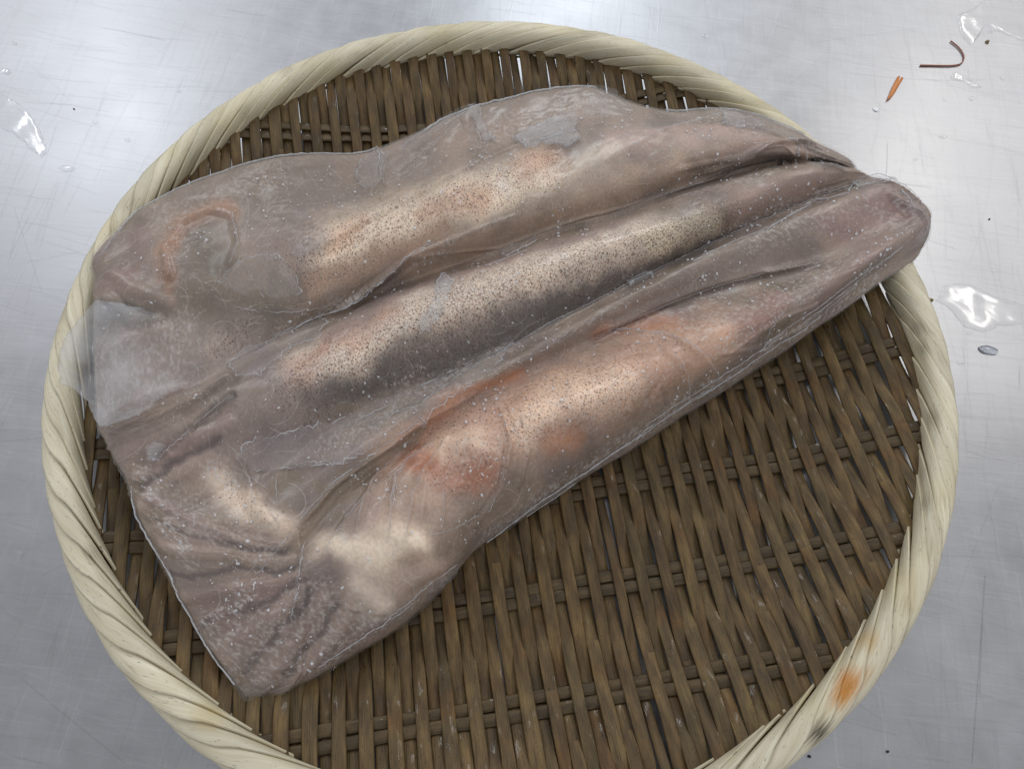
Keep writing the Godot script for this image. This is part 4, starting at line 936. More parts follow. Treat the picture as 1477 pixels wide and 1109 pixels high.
	fold([Vector2(0.3757, 0.0903), Vector2(0.3948, 0.0805), Vector2(0.4032, 0.0903)], 0.0037, 0.00165, -1.0)
	ridge([Vector2(0.4068, 0.0646), Vector2(0.4216, 0.0694)], 0.0031, 0.00140)
	ridge([Vector2(0.4237, 0.1868), Vector2(0.4230, 0.1979)], 0.0028, -0.00160)
	ridge([Vector2(0.1382, 0.2090), Vector2(0.1480, 0.2194)], 0.0056, 0.00160)
	ridge([Vector2(0.1586, 0.2048), Vector2(0.1664, 0.2139)], 0.0062, 0.00150)
	ridge([Vector2(0.2073, 0.2173), Vector2(0.2355, 0.2208)], 0.0093, 0.00120)
	ridge([Vector2(0.1135, 0.2187), Vector2(0.1234, 0.2319)], 0.0050, 0.00130)
	var big := noise(81, 26.0, 3)
	var small := noise(82, 120.0, 3)
	# along each row of stations first, then across
	var rows := []
	for r in S.size():
		var line := PackedVector3Array()
		for i in NU:
			line.append(hermite(KS, S[r], LU * i / (NU - 1)))
		rows.append(line)
	surf.resize(NU * NV)
	for i in NU:
		var P := []
		for r in S.size():
			P.append(rows[r][i])
		var T := []
		for r in S.size():
			T.append(slope_at(KT, P, r))
		var j0 := 0
		for j in NV:
			var x := LV * j / (NV - 1)
			while j0 < KT.size() - 2 and x >= KT[j0 + 1]:
				j0 += 1
			var h: float = KT[j0 + 1] - KT[j0]
			var q: float = (x - KT[j0]) / h
			var q2 := q * q
			var q3 := q2 * q
			surf[j * NU + i] = (2 * q3 - 3 * q2 + 1) * P[j0] + (q3 - 2 * q2 + q) * h * T[j0] + (-2 * q3 + 3 * q2) * P[j0 + 1] + (q3 - q2) * h * T[j0 + 1]
	var n0 := grid_normals(surf, NU, NV, false, true)
	var shell := PackedVector3Array()
	shell.resize(NU * NV)
	var thick := noise(83, 40.0, 2)
	var wrinkle := noise(84, 90.0, 2)
	wrinkle.fractal_type = FastNoiseLite.FRACTAL_RIDGED
	for j in NV:
		for i in NU:
			var k := j * NU + i
			var u := LU * i / (NU - 1)
			var v := LV * j / (NV - 1)
			var d := relief[k] + big.get_noise_2d(u, v * 1.6) * 0.0006 + small.get_noise_2d(u * 0.7, v * 1.3) * 0.00015
			shell[k] = surf[k] + n0[k] * (maxf(relief[k], relief[k] * 0.35) + big.get_noise_2d(u, v * 1.6) * 0.0006 + thick.get_noise_2d(u * 0.5, v * 1.4) * 0.0006 + 0.0007 + maxf(0.0, wrinkle.get_noise_2d(u * 0.35, v * 1.5)) * 0.0006 * smoothstep(0.05, 0.4, big.get_noise_2d(u * 0.8 + 3.0, v * 0.8)))
			surf[k] += n0[k] * d
	surf_n = grid_normals(surf, NU, NV, false, true)
	var uv := PackedVector2Array()
	uv.resize(NU * NV)
	for j in NV:
		for i in NU:
			uv[j * NU + i] = Vector2(float(i) / (NU - 1), float(j) / (NV - 1))
	var m := block_material()
	var block := thing("frozen_squid_block", "slab of three pinkish brown squid frozen side by side under cracked clear ice", "frozen squid")
	var names := ["rear squid with an orange crescent at its left end", "middle squid with a densely speckled mantle dark on one side", "front squid with orange stains and sparse specks"]
	for q in 3:
		var squid := Node3D.new()
		squid.name = numbered("squid", block)
		block.add_child(squid, true)
		squid.set_meta("label", names[q])
		var v0: float = [0.0, KT[5], KT[8]][q]
		var v1: float = [KT[5], KT[8], LV + 1.0][q]
		var cut := [0.0, LU * (0.19 + 0.015 * q), LU * (0.30 + 0.02 * q), LU * 0.80, LU + 1.0]
		for p in 4:
			patch(["arms", "head", "mantle", "fin"][p], squid, m, uv, cut[p], cut[p + 1], v0, v1)
	# the clear glaze of ice that lies over all three, smoother than the skin below
	var glaze := mat("clear_glaze", Color(0.87, 0.865, 0.86, 0.07), 0.25)
	glaze.transparency = BaseMaterial3D.TRANSPARENCY_ALPHA
	glaze.metallic_specular = 0.36
	put("ice_glaze", grid(shell, NU, NV, uv, PackedColorArray(), false, true), glaze, block)
	surf = shell
	surf_n = grid_normals(surf, NU, NV, false, true)
	make_ice(block)

# the piece of the block's skin between u0..u1 and v0..v1 as a mesh of its own
func patch(called: String, parent: Node3D, m: Material, uv: PackedVector2Array, u0: float, u1: float, v0: float, v1: float) -> void:
	var i0 := clampi(int(ceil(u0 / LU * (NU - 1))), 0, NU - 1)
	var i1 := clampi(int(ceil(u1 / LU * (NU - 1))), 0, NU - 1)
	var j0 := clampi(int(ceil(v0 / LV * (NV - 1))), 0, NV - 1)
	var j1 := clampi(int(ceil(v1 / LV * (NV - 1))), 0, NV - 1)
	var a := PackedVector3Array()
	var n := PackedVector3Array()
	var t := PackedVector2Array()
	for j in range(j0, j1 + 1):
		a.append_array(surf.slice(j * NU + i0, j * NU + i1 + 1))
		n.append_array(surf_n.slice(j * NU + i0, j * NU + i1 + 1))
		t.append_array(uv.slice(j * NU + i0, j * NU + i1 + 1))
	put(called, from_arrays(a, n, t, PackedColorArray(), grid_index(i1 - i0 + 1, j1 - j0 + 1, false, true)), m, parent)

func on_block(p: Vector2) -> int:
	return clampi(roundi(p.y / LV * (NV - 1)), 0, NV - 1) * NU + clampi(roundi(p.x / LU * (NU - 1)), 0, NU - 1)

# a broken plate of ice that follows the skin below it
func sheet(block: Node3D, called: String, pts: Array, lift: float, thick: float, mt: Material) -> void:
	var ring := ragged(pts, 0.0016, 0.00055)
	var top := PackedVector3Array()
	var low := PackedVector3Array()
	var mid := Vector2.ZERO
	for p in ring:
		mid += p
	mid /= ring.size()
	var flat := PackedVector2Array(ring)
	var pts2 := PackedVector2Array(ring)
	var cell := 0.0035
	var lo := mid
	var hi := mid
	for p in ring:
		lo = lo.min(p)
		hi = hi.max(p)
	for j in int((hi.y - lo.y) / cell) + 1:
		for i in int((hi.x - lo.x) / cell) + 1:
			var p := lo + Vector2(i + 0.5 + 0.4 * (rng.randf() - 0.5), j + 0.5 + 0.4 * (rng.randf() - 0.5)) * cell
			if Geometry2D.is_point_in_polygon(p, flat):
				pts2.append(p)
	for p in pts2:
		var k := on_block(p)
		var e := lift * (0.5 + 1.0 * rng.randf())
		top.append(surf[k] + surf_n[k] * (e + thick))
		low.append(surf[k] + surf_n[k] * (e * 0.25))
	slab(block, called, pts2, ring.size(), flat, top, low, mt)
	# its broken edge catches the light
	var run := []
	for i in ring.size() + 1:
		run.append(ring[i % ring.size()])
		if run.size() > 5 and (rng.randf() < 0.16 or i == ring.size()):
			if rng.randf() < 0.72:
				seam(block, run, 0.0006, frost, lift + thick * 0.6)
			run = [ring[i % ring.size()]]

# a plate that stands out past the skin, given by its outline in space
func wedge(block: Node3D, pts: Array, thick: float, mt: Material, fade_at := Vector3.ZERO, fade := 0.0) -> void:
	var flat := PackedVector2Array()
	var top := PackedVector3Array()
	var low := PackedVector3Array()
	var n := pts.size()
	for i in n:
		var a: Vector3 = pts[i]
		var b: Vector3 = pts[(i + 1) % n]
		var m := maxi(1, int(a.distance_to(b) / 0.0022))
		for q in m:
			var p := a.lerp(b, float(q) / m)
			p += Vector3(rng.randfn(0, 0.00035), rng.randfn(0, 0.0002), rng.randfn(0, 0.00035))
			flat.append(Vector2(p.x, p.z))
			top.append(p)
			low.append(p - Vector3(0, thick, 0))
	var edge := flat.size()
	var pts2 := flat.duplicate()
	if fade > 0.0:
		var mean := Vector3.ZERO
		for p in top:
			mean += p / edge
		for k in 900:
			var q := Vector2(mean.x + rng.randf_range(-0.05, 0.05), mean.z + rng.randf_range(-0.05, 0.05))
			if Geometry2D.is_point_in_polygon(q, flat):
				# height from the outline, weighted by nearness
				var hsum := 0.0
				var wsum := 0.0
				for p in pts:
					var w := 1.0 / (0.00001 + Vector2(p.x, p.z).distance_squared_to(q))
					hsum += p.y * w
					wsum += w
				pts2.append(q)
				top.append(Vector3(q.x, hsum / wsum + rng.randfn(0, 0.00012), q.y))
				low.append(Vector3(q.x, hsum / wsum - thick, q.y))
	slab(block, "ice_plate", pts2, edge, flat, top, low, mt, fade_at, fade)

func ragged(pts: Array, step: float, amp: float) -> Array:
	var out := []
	var n := pts.size()
	for i in n:
		var a: Vector2 = pts[i]
		var b: Vector2 = pts[(i + 1) % n]
		var m := maxi(1, int(a.distance_to(b) / step))
		for q in m:
			out.append(a.lerp(b, float(q) / m) + Vector2(rng.randfn(0, amp), rng.randfn(0, amp)))
	return out

func slab(block: Node3D, called: String, pts2: PackedVector2Array, edge: int, flat: PackedVector2Array, top: PackedVector3Array, low: PackedVector3Array, mt: Material, fade_at := Vector3.ZERO, fade := 0.0) -> void:
	var tri := Geometry2D.triangulate_delaunay(pts2)
	var st := SurfaceTool.new()
	st.begin(Mesh.PRIMITIVE_TRIANGLES)
	var n := top.size()
	for i in n * 2:
		# more frost along the broken edge and in cloudy places
		var p := top[i] if i < n else low[i - n]
		var q := 0.75 + 0.9 * cloud.get_noise_3d(p.x, p.y, p.z) + (0.5 if i % n < edge and i < n else 0.0)
		q = clampf(q, 0.15, 2.0)
		if fade > 0.0:
			q *= smoothstep(fade * 0.3, fade, p.distance_to(fade_at))
		st.set_color(Color(1, 1, 1, q))
		st.add_vertex(p)
	for i in tri.size() / 3:
		var a := tri[i * 3]
		var b := tri[i * 3 + 1]
		var c2 := tri[i * 3 + 2]
		if not Geometry2D.is_point_in_polygon((pts2[a] + pts2[b] + pts2[c2]) / 3.0, flat):
			continue
		var up := (top[b] - top[a]).cross(top[c2] - top[a]).dot(surf_up(top[a]))
		var order := [a, c2, b] if up > 0 else [a, b, c2]
		for q in order:
			st.add_index(q)
		for q in [order[0], order[2], order[1]]:
			st.add_index(q + n)
	var area := 0.0
	for i in edge:
		area += top[i].x * top[(i + 1) % edge].z - top[(i + 1) % edge].x * top[i].z
	for i in edge:
		var j := (i + 1) % edge
		for q in ([i, j, i + n, j, j + n, i + n] if area < 0 else [j, i, j + n, i, i + n, j + n]):
			st.add_index(q)
	st.generate_normals()
	put(called, st.commit(), mt, block)

func surf_up(_p: Vector3) -> Vector3:
	return Vector3.UP

# a raised, frosted seam along a crack or an edge
func seam(block: Node3D, pts: Array, wide: float, mt: Material, lift := 0.0) -> void:
	var line := []
	for i in pts.size() - 1:
		var a: Vector2 = pts[i]
		var b: Vector2 = pts[i + 1]
		var m := maxi(1, int(a.distance_to(b) / 0.0012))
		for q in m:
			line.append(a.lerp(b, float(q) / m))
	line.append(pts[pts.size() - 1])
	var path := PackedVector3Array()
	var ups := PackedVector3Array()
	var tap := PackedFloat32Array()
	var tone := []
	for i in line.size():
		var e := sin(PI * (i + 0.5) / line.size())
		var k := on_block(line[i] + Vector2(rng.randfn(0, 0.00018), rng.randfn(0, 0.00018)))
		path.append(surf[k] + surf_n[k] * (0.00002 + lift + wide * 0.12 * rng.randf()))
		ups.append(surf_n[k])
		tap.append((0.25 + 0.75 * pow(e, 0.4)) * rng.randf_range(0.45, 1.15) * clampf(0.5 + 2.4 * cloud.get_noise_3dv(path[i] * 2.5), 0.04, 1.1))
		tone.append(Color.WHITE)
	var w := wide * 0.5
	var prof := [Vector2(-w, -wide * 0.2), Vector2(-w * 0.5, wide * 0.22), Vector2(0, wide * 0.32), Vector2(w * 0.5, wide * 0.2), Vector2(w, -wide * 0.2)]
	put("frost_seam", sweep(path, ups, prof, tap, tone, 1.0, Vector2.ZERO), mt, block)

func crumb(size: float) -> ArrayMesh:
	# a small broken crystal: a squashed rock with flat faces
	var v := []
	var around := rng.randi_range(5, 7)
	for ring in 2:
		for i in around:
			var an := TAU * (i + 0.3 * rng.randf()) / around
			var r := size * (0.5 if ring == 0 else 0.36) * rng.randf_range(0.7, 1.25)
			v.append(Vector3(cos(an) * r, size * (-0.1 if ring == 0 else rng.randf_range(0.2, 0.42)), sin(an) * r * 0.75))
	var st := SurfaceTool.new()
	st.begin(Mesh.PRIMITIVE_TRIANGLES)
	st.set_smooth_group(-1)
	st.set_color(Color.WHITE)
	var peak := Vector3(0, size * 0.42, 0)
	for i in around:
		var j := (i + 1) % around
		for q in [v[i], v[j], v[i + around], v[j], v[j + around], v[i + around], v[i + around], v[j + around], peak]:
			st.add_vertex(q)
	st.generate_normals()
	return st.commit()

func chip(block: Node3D, p: Vector2, size: float) -> void:
	var k := on_block(p)
	var o := put("ice_crumb", crumb(size), crumby, block)
	var n := surf_n[k]
	var x := n.cross(Vector3.FORWARD.rotated(Vector3.UP, rng.randf() * TAU)).normalized()
	o.transform = Transform3D(Basis(x, n, x.cross(n)), surf[k])

# the finest crumbs, too small to tell apart
func scatter(block: Node3D) -> void:
	var mm := MultiMesh.new()
	mm.transform_format = MultiMesh.TRANSFORM_3D
	mm.mesh = crumb(1.0)
	var where := []
	var dens := noise(91, 22.0, 3)
	while where.size() < 2600:
		var p := Vector2(rng.randf_range(0.07, 0.94) * LU, rng.randf_range(0.12, 0.88) * LV)
		if rng.randf() < 0.12 + smoothstep(0.0, 0.5, dens.get_noise_2d(p.x, p.y)):
			where.append(p)
	mm.instance_count = where.size()
	for i in where.size():
		var k := on_block(where[i])
		var n := surf_n[k]
		var x := n.cross(Vector3.FORWARD.rotated(Vector3.UP, rng.randf() * TAU)).normalized()
		var z := pow(rng.randf(), 4.0) * 0.0018 + 0.0005
		mm.set_instance_transform(i, Transform3D(Basis(x * z, n * z * 0.6, x.cross(n) * z * rng.randf_range(0.5, 1.2)), surf[k]))
	var o := MultiMeshInstance3D.new()
	o.name = "frost_crumbs"
	o.multimesh = mm
	o.material_override = crumby
	block.add_child(o, true)
	o.set_meta("kind", "stuff")

var cloud := noise(95, 45.0, 3)
var clear: StandardMaterial3D
var frosty: StandardMaterial3D
var flap: StandardMaterial3D
var crumby: StandardMaterial3D
var frost: StandardMaterial3D

func ice_material(called: String, alpha: float, rough: float) -> StandardMaterial3D:
	var m := mat(called, Color(0.86, 0.87, 0.89, alpha), rough)
	m.transparency = BaseMaterial3D.TRANSPARENCY_ALPHA
	m.vertex_color_use_as_albedo = true
	var im := noise(93 + int(alpha * 100), 0.02, 5).get_image(512, 512)
	m.heightmap_enabled = true
	m.heightmap_texture = tex(im)
	m.heightmap_scale = 0.10
	m.uv1_triplanar = true
	m.uv1_scale = Vector3(25, 25, 25)
	return m

func make_ice(block: Node3D) -> void:
	clear = ice_material("clear_ice", 0.07, 0.3)
	frosty = ice_material("frosty_ice", 0.15, 0.4)
	flap = ice_material("milky_ice", 0.27, 0.4)
	crumby = mat("crumb_ice", Color(0.90, 0.91, 0.93, 0.72), 0.35)
	crumby.transparency = BaseMaterial3D.TRANSPARENCY_ALPHA
	frost = ice_material("frost", 0.6, 0.6)
	sheet(block, "ice_plate", [Vector2(0.0768, 0.1486), Vector2(0.0804, 0.1465), Vector2(0.0846, 0.1458), Vector2(0.0959, 0.1479), Vector2(0.1064, 0.1500), Vector2(0.1121, 0.1521), Vector2(0.1156, 0.1514), Vector2(0.1177, 0.1541), Vector2(0.1248, 0.1562), Vector2(0.1354, 0.1569), Vector2(0.1403, 0.1548), Vector2(0.1494, 0.1569), Vector2(0.1593, 0.1569), Vector2(0.1776, 0.1583), Vector2(0.2009, 0.1555), Vector2(0.2164, 0.1569), Vector2(0.2009, 0.1743), Vector2(0.1748, 0.1771), Vector2(0.1530, 0.1812), Vector2(0.1354, 0.1784), Vector2(0.1198, 0.1777), Vector2(0.1036, 0.1666), Vector2(0.0825, 0.1569), Vector2(0.0775, 0.1528)], 0.0016, 0.0009, clear)
	sheet(block, "ice_plate", [Vector2(0.0867, 0.0764), Vector2(0.0909, 0.0736), Vector2(0.0987, 0.0708), Vector2(0.1107, 0.0701), Vector2(0.1177, 0.0736), Vector2(0.1220, 0.0792), Vector2(0.1248, 0.0882), Vector2(0.1191, 0.0882), Vector2(0.1121, 0.0875), Vector2(0.1036, 0.0833), Vector2(0.0945, 0.0826), Vector2(0.0888, 0.0798)], 0.0020, 0.0010, clear)
	sheet(block, "ice_plate", [Vector2(0.1262, 0.0673), Vector2(0.1396, 0.0673), Vector2(0.1417, 0.0708), Vector2(0.1318, 0.0715), Vector2(0.1262, 0.0743), Vector2(0.1234, 0.0708)], 0.0012, 0.0008, clear)
	sheet(block, "ice_plate", [Vector2(0.2474, 0.0507), Vector2(0.2594, 0.0479), Vector2(0.2721, 0.0444), Vector2(0.2834, 0.0437), Vector2(0.2848, 0.0500), Vector2(0.2806, 0.0576), Vector2(0.2827, 0.0632), Vector2(0.2749, 0.0653), Vector2(0.2644, 0.0597), Vector2(0.2524, 0.0583)], 0.0014, 0.0010, flap)
	sheet(block, "ice_plate", [Vector2(0.1650, 0.0312), Vector2(0.1748, 0.0278), Vector2(0.1791, 0.0326), Vector2(0.1734, 0.0444), Vector2(0.1643, 0.0486), Vector2(0.1593, 0.0410)], 0.0012, 0.0008, clear)
	sheet(block, "ice_plate", [Vector2(0.2270, 0.0243), Vector2(0.2326, 0.0264), Vector2(0.2340, 0.0417), Vector2(0.2376, 0.0472), Vector2(0.2319, 0.0458), Vector2(0.2284, 0.0347)], 0.0012, 0.0008, frosty)
	sheet(block, "ice_plate", [Vector2(0.3638, 0.0410), Vector2(0.3821, 0.0403), Vector2(0.3835, 0.0542), Vector2(0.3708, 0.0660), Vector2(0.3638, 0.0590)], 0.0008, 0.0006, frosty)
	sheet(block, "ice_plate", [Vector2(0.0402, 0.1389), Vector2(0.0444, 0.1361), Vector2(0.0479, 0.1389), Vector2(0.0437, 0.1430), Vector2(0.0395, 0.1430)], 0.0015, 0.0012, frosty)
	sheet(block, "ice_plate", [Vector2(0.2305, 0.1069), Vector2(0.2496, 0.1062), Vector2(0.2510, 0.1111), Vector2(0.2467, 0.1173), Vector2(0.2305, 0.1187)], 0.0007, 0.0005, clear)
	sheet(block, "ice_plate", [Vector2(0.0853, 0.1062), Vector2(0.1121, 0.1069), Vector2(0.1346, 0.1062), Vector2(0.1368, 0.1139), Vector2(0.1297, 0.1236), Vector2(0.1156, 0.1215), Vector2(0.0994, 0.1264), Vector2(0.0888, 0.1229)], 0.0010, 0.0007, clear)
	sheet(block, "ice_plate", [Vector2(0.2841, 0.1569), Vector2(0.2975, 0.1562), Vector2(0.2968, 0.1611), Vector2(0.2827, 0.1639)], 0.0016, 0.0012, frosty)
	sheet(block, "ice_plate", [Vector2(0.1734, 0.1403), Vector2(0.1854, 0.1396), Vector2(0.1995, 0.1257), Vector2(0.1974, 0.1173), Vector2(0.1854, 0.1326), Vector2(0.1762, 0.1368)], 0.0010, 0.0006, frosty)
	sheet(block, "ice_plate", [Vector2(0.4251, 0.1541), Vector2(0.4357, 0.1708), Vector2(0.4357, 0.1777), Vector2(0.4251, 0.1743), Vector2(0.4202, 0.1708)], 0.0010, 0.0007, clear)
	wedge(block, [Vector3(-0.1991, 0.0420, 0.0043), Vector3(-0.2029, 0.0430, 0.0141), Vector3(-0.2077, 0.0430, 0.0262), Vector3(-0.2063, 0.0430, 0.0385), Vector3(-0.2021, 0.0430, 0.0495), Vector3(-0.1980, 0.0430, 0.0505), Vector3(-0.1926, 0.0430, 0.0535), Vector3(-0.1880, 0.0420, 0.0575), Vector3(-0.1836, 0.0420, 0.0629), Vector3(-0.1793, 0.0420, 0.0676), Vector3(-0.1762, 0.0420, 0.0676), Vector3(-0.1692, 0.0450, 0.0659), Vector3(-0.1590, 0.0480, 0.0616), Vector3(-0.1513, 0.0490, 0.0532), Vector3(-0.1382, 0.0490, 0.0445), Vector3(-0.1300, 0.0490, 0.0353), Vector3(-0.1290, 0.0490, 0.0284), Vector3(-0.1367, 0.0480, 0.0216), Vector3(-0.1496, 0.0480, 0.0169), Vector3(-0.1630, 0.0470, 0.0131), Vector3(-0.1742, 0.0460, 0.0097), Vector3(-0.1847, 0.0460, 0.0077)], 0.0020, flap, Vector3(-0.1314, 0.0460, 0.0167), 0.062)
	wedge(block, [Vector3(-0.0684, 0.0350, -0.1099), Vector3(-0.0610, 0.0360, -0.1188), Vector3(-0.0491, 0.0380, -0.1314), Vector3(-0.0398, 0.0380, -0.1396), Vector3(-0.0302, 0.0380, -0.1459), Vector3(-0.0278, 0.0430, -0.1380), Vector3(-0.0383, 0.0450, -0.1267), Vector3(-0.0488, 0.0440, -0.1175), Vector3(-0.0586, 0.0430, -0.1047), Vector3(-0.0641, 0.0420, -0.1002)], 0.0016, clear)
	wedge(block, [Vector3(0.0375, 0.0360, -0.1688), Vector3(0.0496, 0.0370, -0.1652), Vector3(0.0633, 0.0380, -0.1454), Vector3(0.0541, 0.0410, -0.1384), Vector3(0.0428, 0.0440, -0.1364), Vector3(0.0341, 0.0420, -0.1493)], 0.0015, clear)
	wedge(block, [Vector3(0.2007, 0.0490, -0.0978), Vector3(0.2101, 0.0460, -0.0966), Vector3(0.2172, 0.0430, -0.0891), Vector3(0.2196, 0.0400, -0.0825), Vector3(0.2175, 0.0370, -0.0755), Vector3(0.2121, 0.0370, -0.0719), Vector3(0.2075, 0.0460, -0.0791), Vector3(0.2026, 0.0500, -0.0845)], 0.0015, clear)
	wedge(block, [Vector3(-0.0973, 0.0280, 0.1701), Vector3(-0.1032, 0.0280, 0.1625), Vector3(-0.1073, 0.0220, 0.1629), Vector3(-0.1023, 0.0210, 0.1706), Vector3(-0.0961, 0.0210, 0.1752), Vector3(-0.0895, 0.0220, 0.1729), Vector3(-0.0828, 0.0260, 0.1673), Vector3(-0.0878, 0.0300, 0.1655)], 0.0015, clear)
	wedge(block, [Vector3(-0.0148, 0.0200, 0.1078), Vector3(-0.0121, 0.0160, 0.1099), Vector3(-0.0155, 0.0160, 0.1170), Vector3(-0.0240, 0.0160, 0.1247), Vector3(-0.0258, 0.0220, 0.1244), Vector3(-0.0198, 0.0240, 0.1168)], 0.0015, clear)
	seam(block, [Vector2(0.0331, 0.0354), Vector2(0.0557, 0.0236), Vector2(0.0790, 0.0229), Vector2(0.1015, 0.0243), Vector2(0.1255, 0.0222), Vector2(0.1494, 0.0222), Vector2(0.1755, 0.0229)], 0.0015, frost)
	seam(block, [Vector2(0.1882, 0.0306), Vector2(0.2136, 0.0229), Vector2(0.2333, 0.0229), Vector2(0.2601, 0.0229), Vector2(0.2968, 0.0236)], 0.0018, frost)
	seam(block, [Vector2(0.3356, 0.0271), Vector2(0.3609, 0.0285), Vector2(0.3842, 0.0292), Vector2(0.4089, 0.0306)], 0.0016, frost)
	seam(block, [Vector2(0.1755, 0.0229), Vector2(0.1748, 0.0375), Vector2(0.1741, 0.0479)], 0.0010, frost)
	seam(block, [Vector2(0.1121, 0.1069), Vector2(0.1339, 0.1062), Vector2(0.1812, 0.0889), Vector2(0.2002, 0.0861)], 0.0009, frost)
	seam(block, [Vector2(0.2559, 0.1062), Vector2(0.2968, 0.1076), Vector2(0.3264, 0.1069), Vector2(0.3482, 0.1055)], 0.0006, frost)
	seam(block, [Vector2(0.4272, 0.1583), Vector2(0.4131, 0.1715), Vector2(0.4032, 0.1618), Vector2(0.3525, 0.1743)], 0.0011, frost)
	seam(block, [Vector2(0.4314, 0.1833), Vector2(0.4293, 0.1902), Vector2(0.4265, 0.1958)], 0.0012, frost)
	seam(block, [Vector2(0.3948, 0.0673), Vector2(0.4025, 0.0653), Vector2(0.4039, 0.0896)], 0.0010, frost)
	seam(block, [Vector2(0.0874, 0.1875), Vector2(0.1100, 0.1819), Vector2(0.1389, 0.1812), Vector2(0.1579, 0.1791)], 0.0006, frost)
	seam(block, [Vector2(0.0768, 0.1534), Vector2(0.1036, 0.1666), Vector2(0.1248, 0.1812)], 0.0008, frost)
	seam(block, [Vector2(0.1502, 0.1979), Vector2(0.1297, 0.2027), Vector2(0.1156, 0.2166)], 0.0005, frost)
	seam(block, [Vector2(0.1755, 0.2166), Vector2(0.1650, 0.2291), Vector2(0.1537, 0.2354)], 0.0005, frost)
	seam(block, [Vector2(0.1572, 0.1708), Vector2(0.1558, 0.1889)], 0.0007, frost)
	seam(block, [Vector2(0.2439, 0.1930), Vector2(0.2700, 0.1944), Vector2(0.2813, 0.2062)], 0.0005, frost)
	seam(block, [Vector2(0.2531, 0.1909), Vector2(0.2679, 0.2076), Vector2(0.2855, 0.2312)], 0.0006, frost)
	seam(block, [Vector2(0.0289, 0.1562), Vector2(0.0247, 0.1729), Vector2(0.0289, 0.1896), Vector2(0.0240, 0.2187), Vector2(0.0247, 0.2361)], 0.0013, frost)
	seam(block, [Vector2(0.0818, 0.1902), Vector2(0.0712, 0.1951), Vector2(0.0606, 0.2000)], 0.0006, frost)
	seam(block, [Vector2(0.0853, 0.1951), Vector2(0.0712, 0.2145), Vector2(0.0578, 0.2257)], 0.0006, frost)
	seam(block, [Vector2(0.0902, 0.1639), Vector2(0.0867, 0.1764)], 0.0005, frost)
	seam(block, [Vector2(0.0818, 0.1847), Vector2(0.0846, 0.1680)], 0.0005, frost)
	seam(block, [Vector2(0.0902, 0.0549), Vector2(0.0923, 0.0646)], 0.0004, frost)
	seam(block, [Vector2(0.0493, 0.0611), Vector2(0.0578, 0.0694), Vector2(0.0585, 0.0757)], 0.0006, frost)
	seam(block, [Vector2(0.3222, 0.2430), Vector2(0.3186, 0.2277), Vector2(0.3264, 0.2229)], 0.0006, frost)
	seam(block, [Vector2(0.1502, 0.2347), Vector2(0.1325, 0.2305), Vector2(0.1220, 0.2250)], 0.0004, frost)
	seam(block, [Vector2(0.1530, 0.2548), Vector2(0.1847, 0.2513), Vector2(0.2185, 0.2507), Vector2(0.2524, 0.2479)], 0.0009, frost)
	seam(block, [Vector2(0.1607, 0.2534), Vector2(0.2016, 0.2507), Vector2(0.2355, 0.2493)], 0.0005, frost)
	seam(block, [Vector2(0.2228, 0.2500), Vector2(0.2707, 0.2493), Vector2(0.3165, 0.2486)], 0.0009, frost)
	seam(block, [Vector2(0.2467, 0.2451), Vector2(0.2954, 0.2444), Vector2(0.3356, 0.2423)], 0.0007, frost)
	seam(block, [Vector2(0.2848, 0.2493), Vector2(0.3250, 0.2479), Vector2(0.3630, 0.2479)], 0.0010, frost)
	seam(block, [Vector2(0.3172, 0.2423), Vector2(0.3560, 0.2375), Vector2(0.3941, 0.2347)], 0.0008, frost)
	seam(block, [Vector2(0.3461, 0.2444), Vector2(0.3842, 0.2416), Vector2(0.4131, 0.2277)], 0.0009, frost)
	seam(block, [Vector2(0.1776, 0.2583), Vector2(0.2073, 0.2548)], 0.0007, frost)
	seam(block, [Vector2(0.0916, 0.2416), Vector2(0.1114, 0.2430), Vector2(0.1311, 0.2472)], 0.0007, frost)
	seam(block, [Vector2(0.0564, 0.2430), Vector2(0.0846, 0.2423), Vector2(0.1029, 0.2444)], 0.0008, frost)
	seam(block, [Vector2(0.2615, 0.2486), Vector2(0.2883, 0.2479)], 0.0006, frost)
	seam(block, [Vector2(0.3673, 0.2465), Vector2(0.3955, 0.2437)], 0.0006, frost)
	seam(block, [Vector2(0.0444, 0.1055), Vector2(0.0585, 0.1035), Vector2(0.0726, 0.1028)], 0.0005, frost)
	seam(block, [Vector2(0.0395, 0.0937), Vector2(0.0543, 0.0930), Vector2(0.0663, 0.0896)], 0.0004, frost)
	seam(block, [Vector2(0.0240, 0.0861), Vector2(0.0310, 0.0951), Vector2(0.0345, 0.1048)], 0.0005, frost)
	seam(block, [Vector2(0.1635, 0.1569), Vector2(0.1939, 0.1555), Vector2(0.2157, 0.1569)], 0.0008, frost)
	seam(block, [Vector2(0.1480, 0.1611), Vector2(0.1375, 0.1611), Vector2(0.1269, 0.1604)], 0.0007, frost)
	seam(block, [Vector2(0.3123, 0.1729), Vector2(0.3398, 0.1701), Vector2(0.3588, 0.1722)], 0.0008, frost)
	seam(block, [Vector2(0.1361, 0.1041), Vector2(0.1551, 0.0986)], 0.0008, frost)
	seam(block, [Vector2(0.2185, 0.1201), Vector2(0.2418, 0.1201)], 0.0006, frost)
	seam(block, [Vector2(0.2904, 0.0701), Vector2(0.3193, 0.0611)], 0.0006, frost)
	seam(block, [Vector2(0.2474, 0.0555), Vector2(0.2658, 0.0549), Vector2(0.2841, 0.0549)], 0.0010, frost)
	seam(block, [Vector2(0.1008, 0.0757), Vector2(0.1057, 0.0861)], 0.0005, frost)
	seam(block, [Vector2(0.0825, 0.0847), Vector2(0.1114, 0.0930), Vector2(0.1361, 0.0979)], 0.0004, frost)
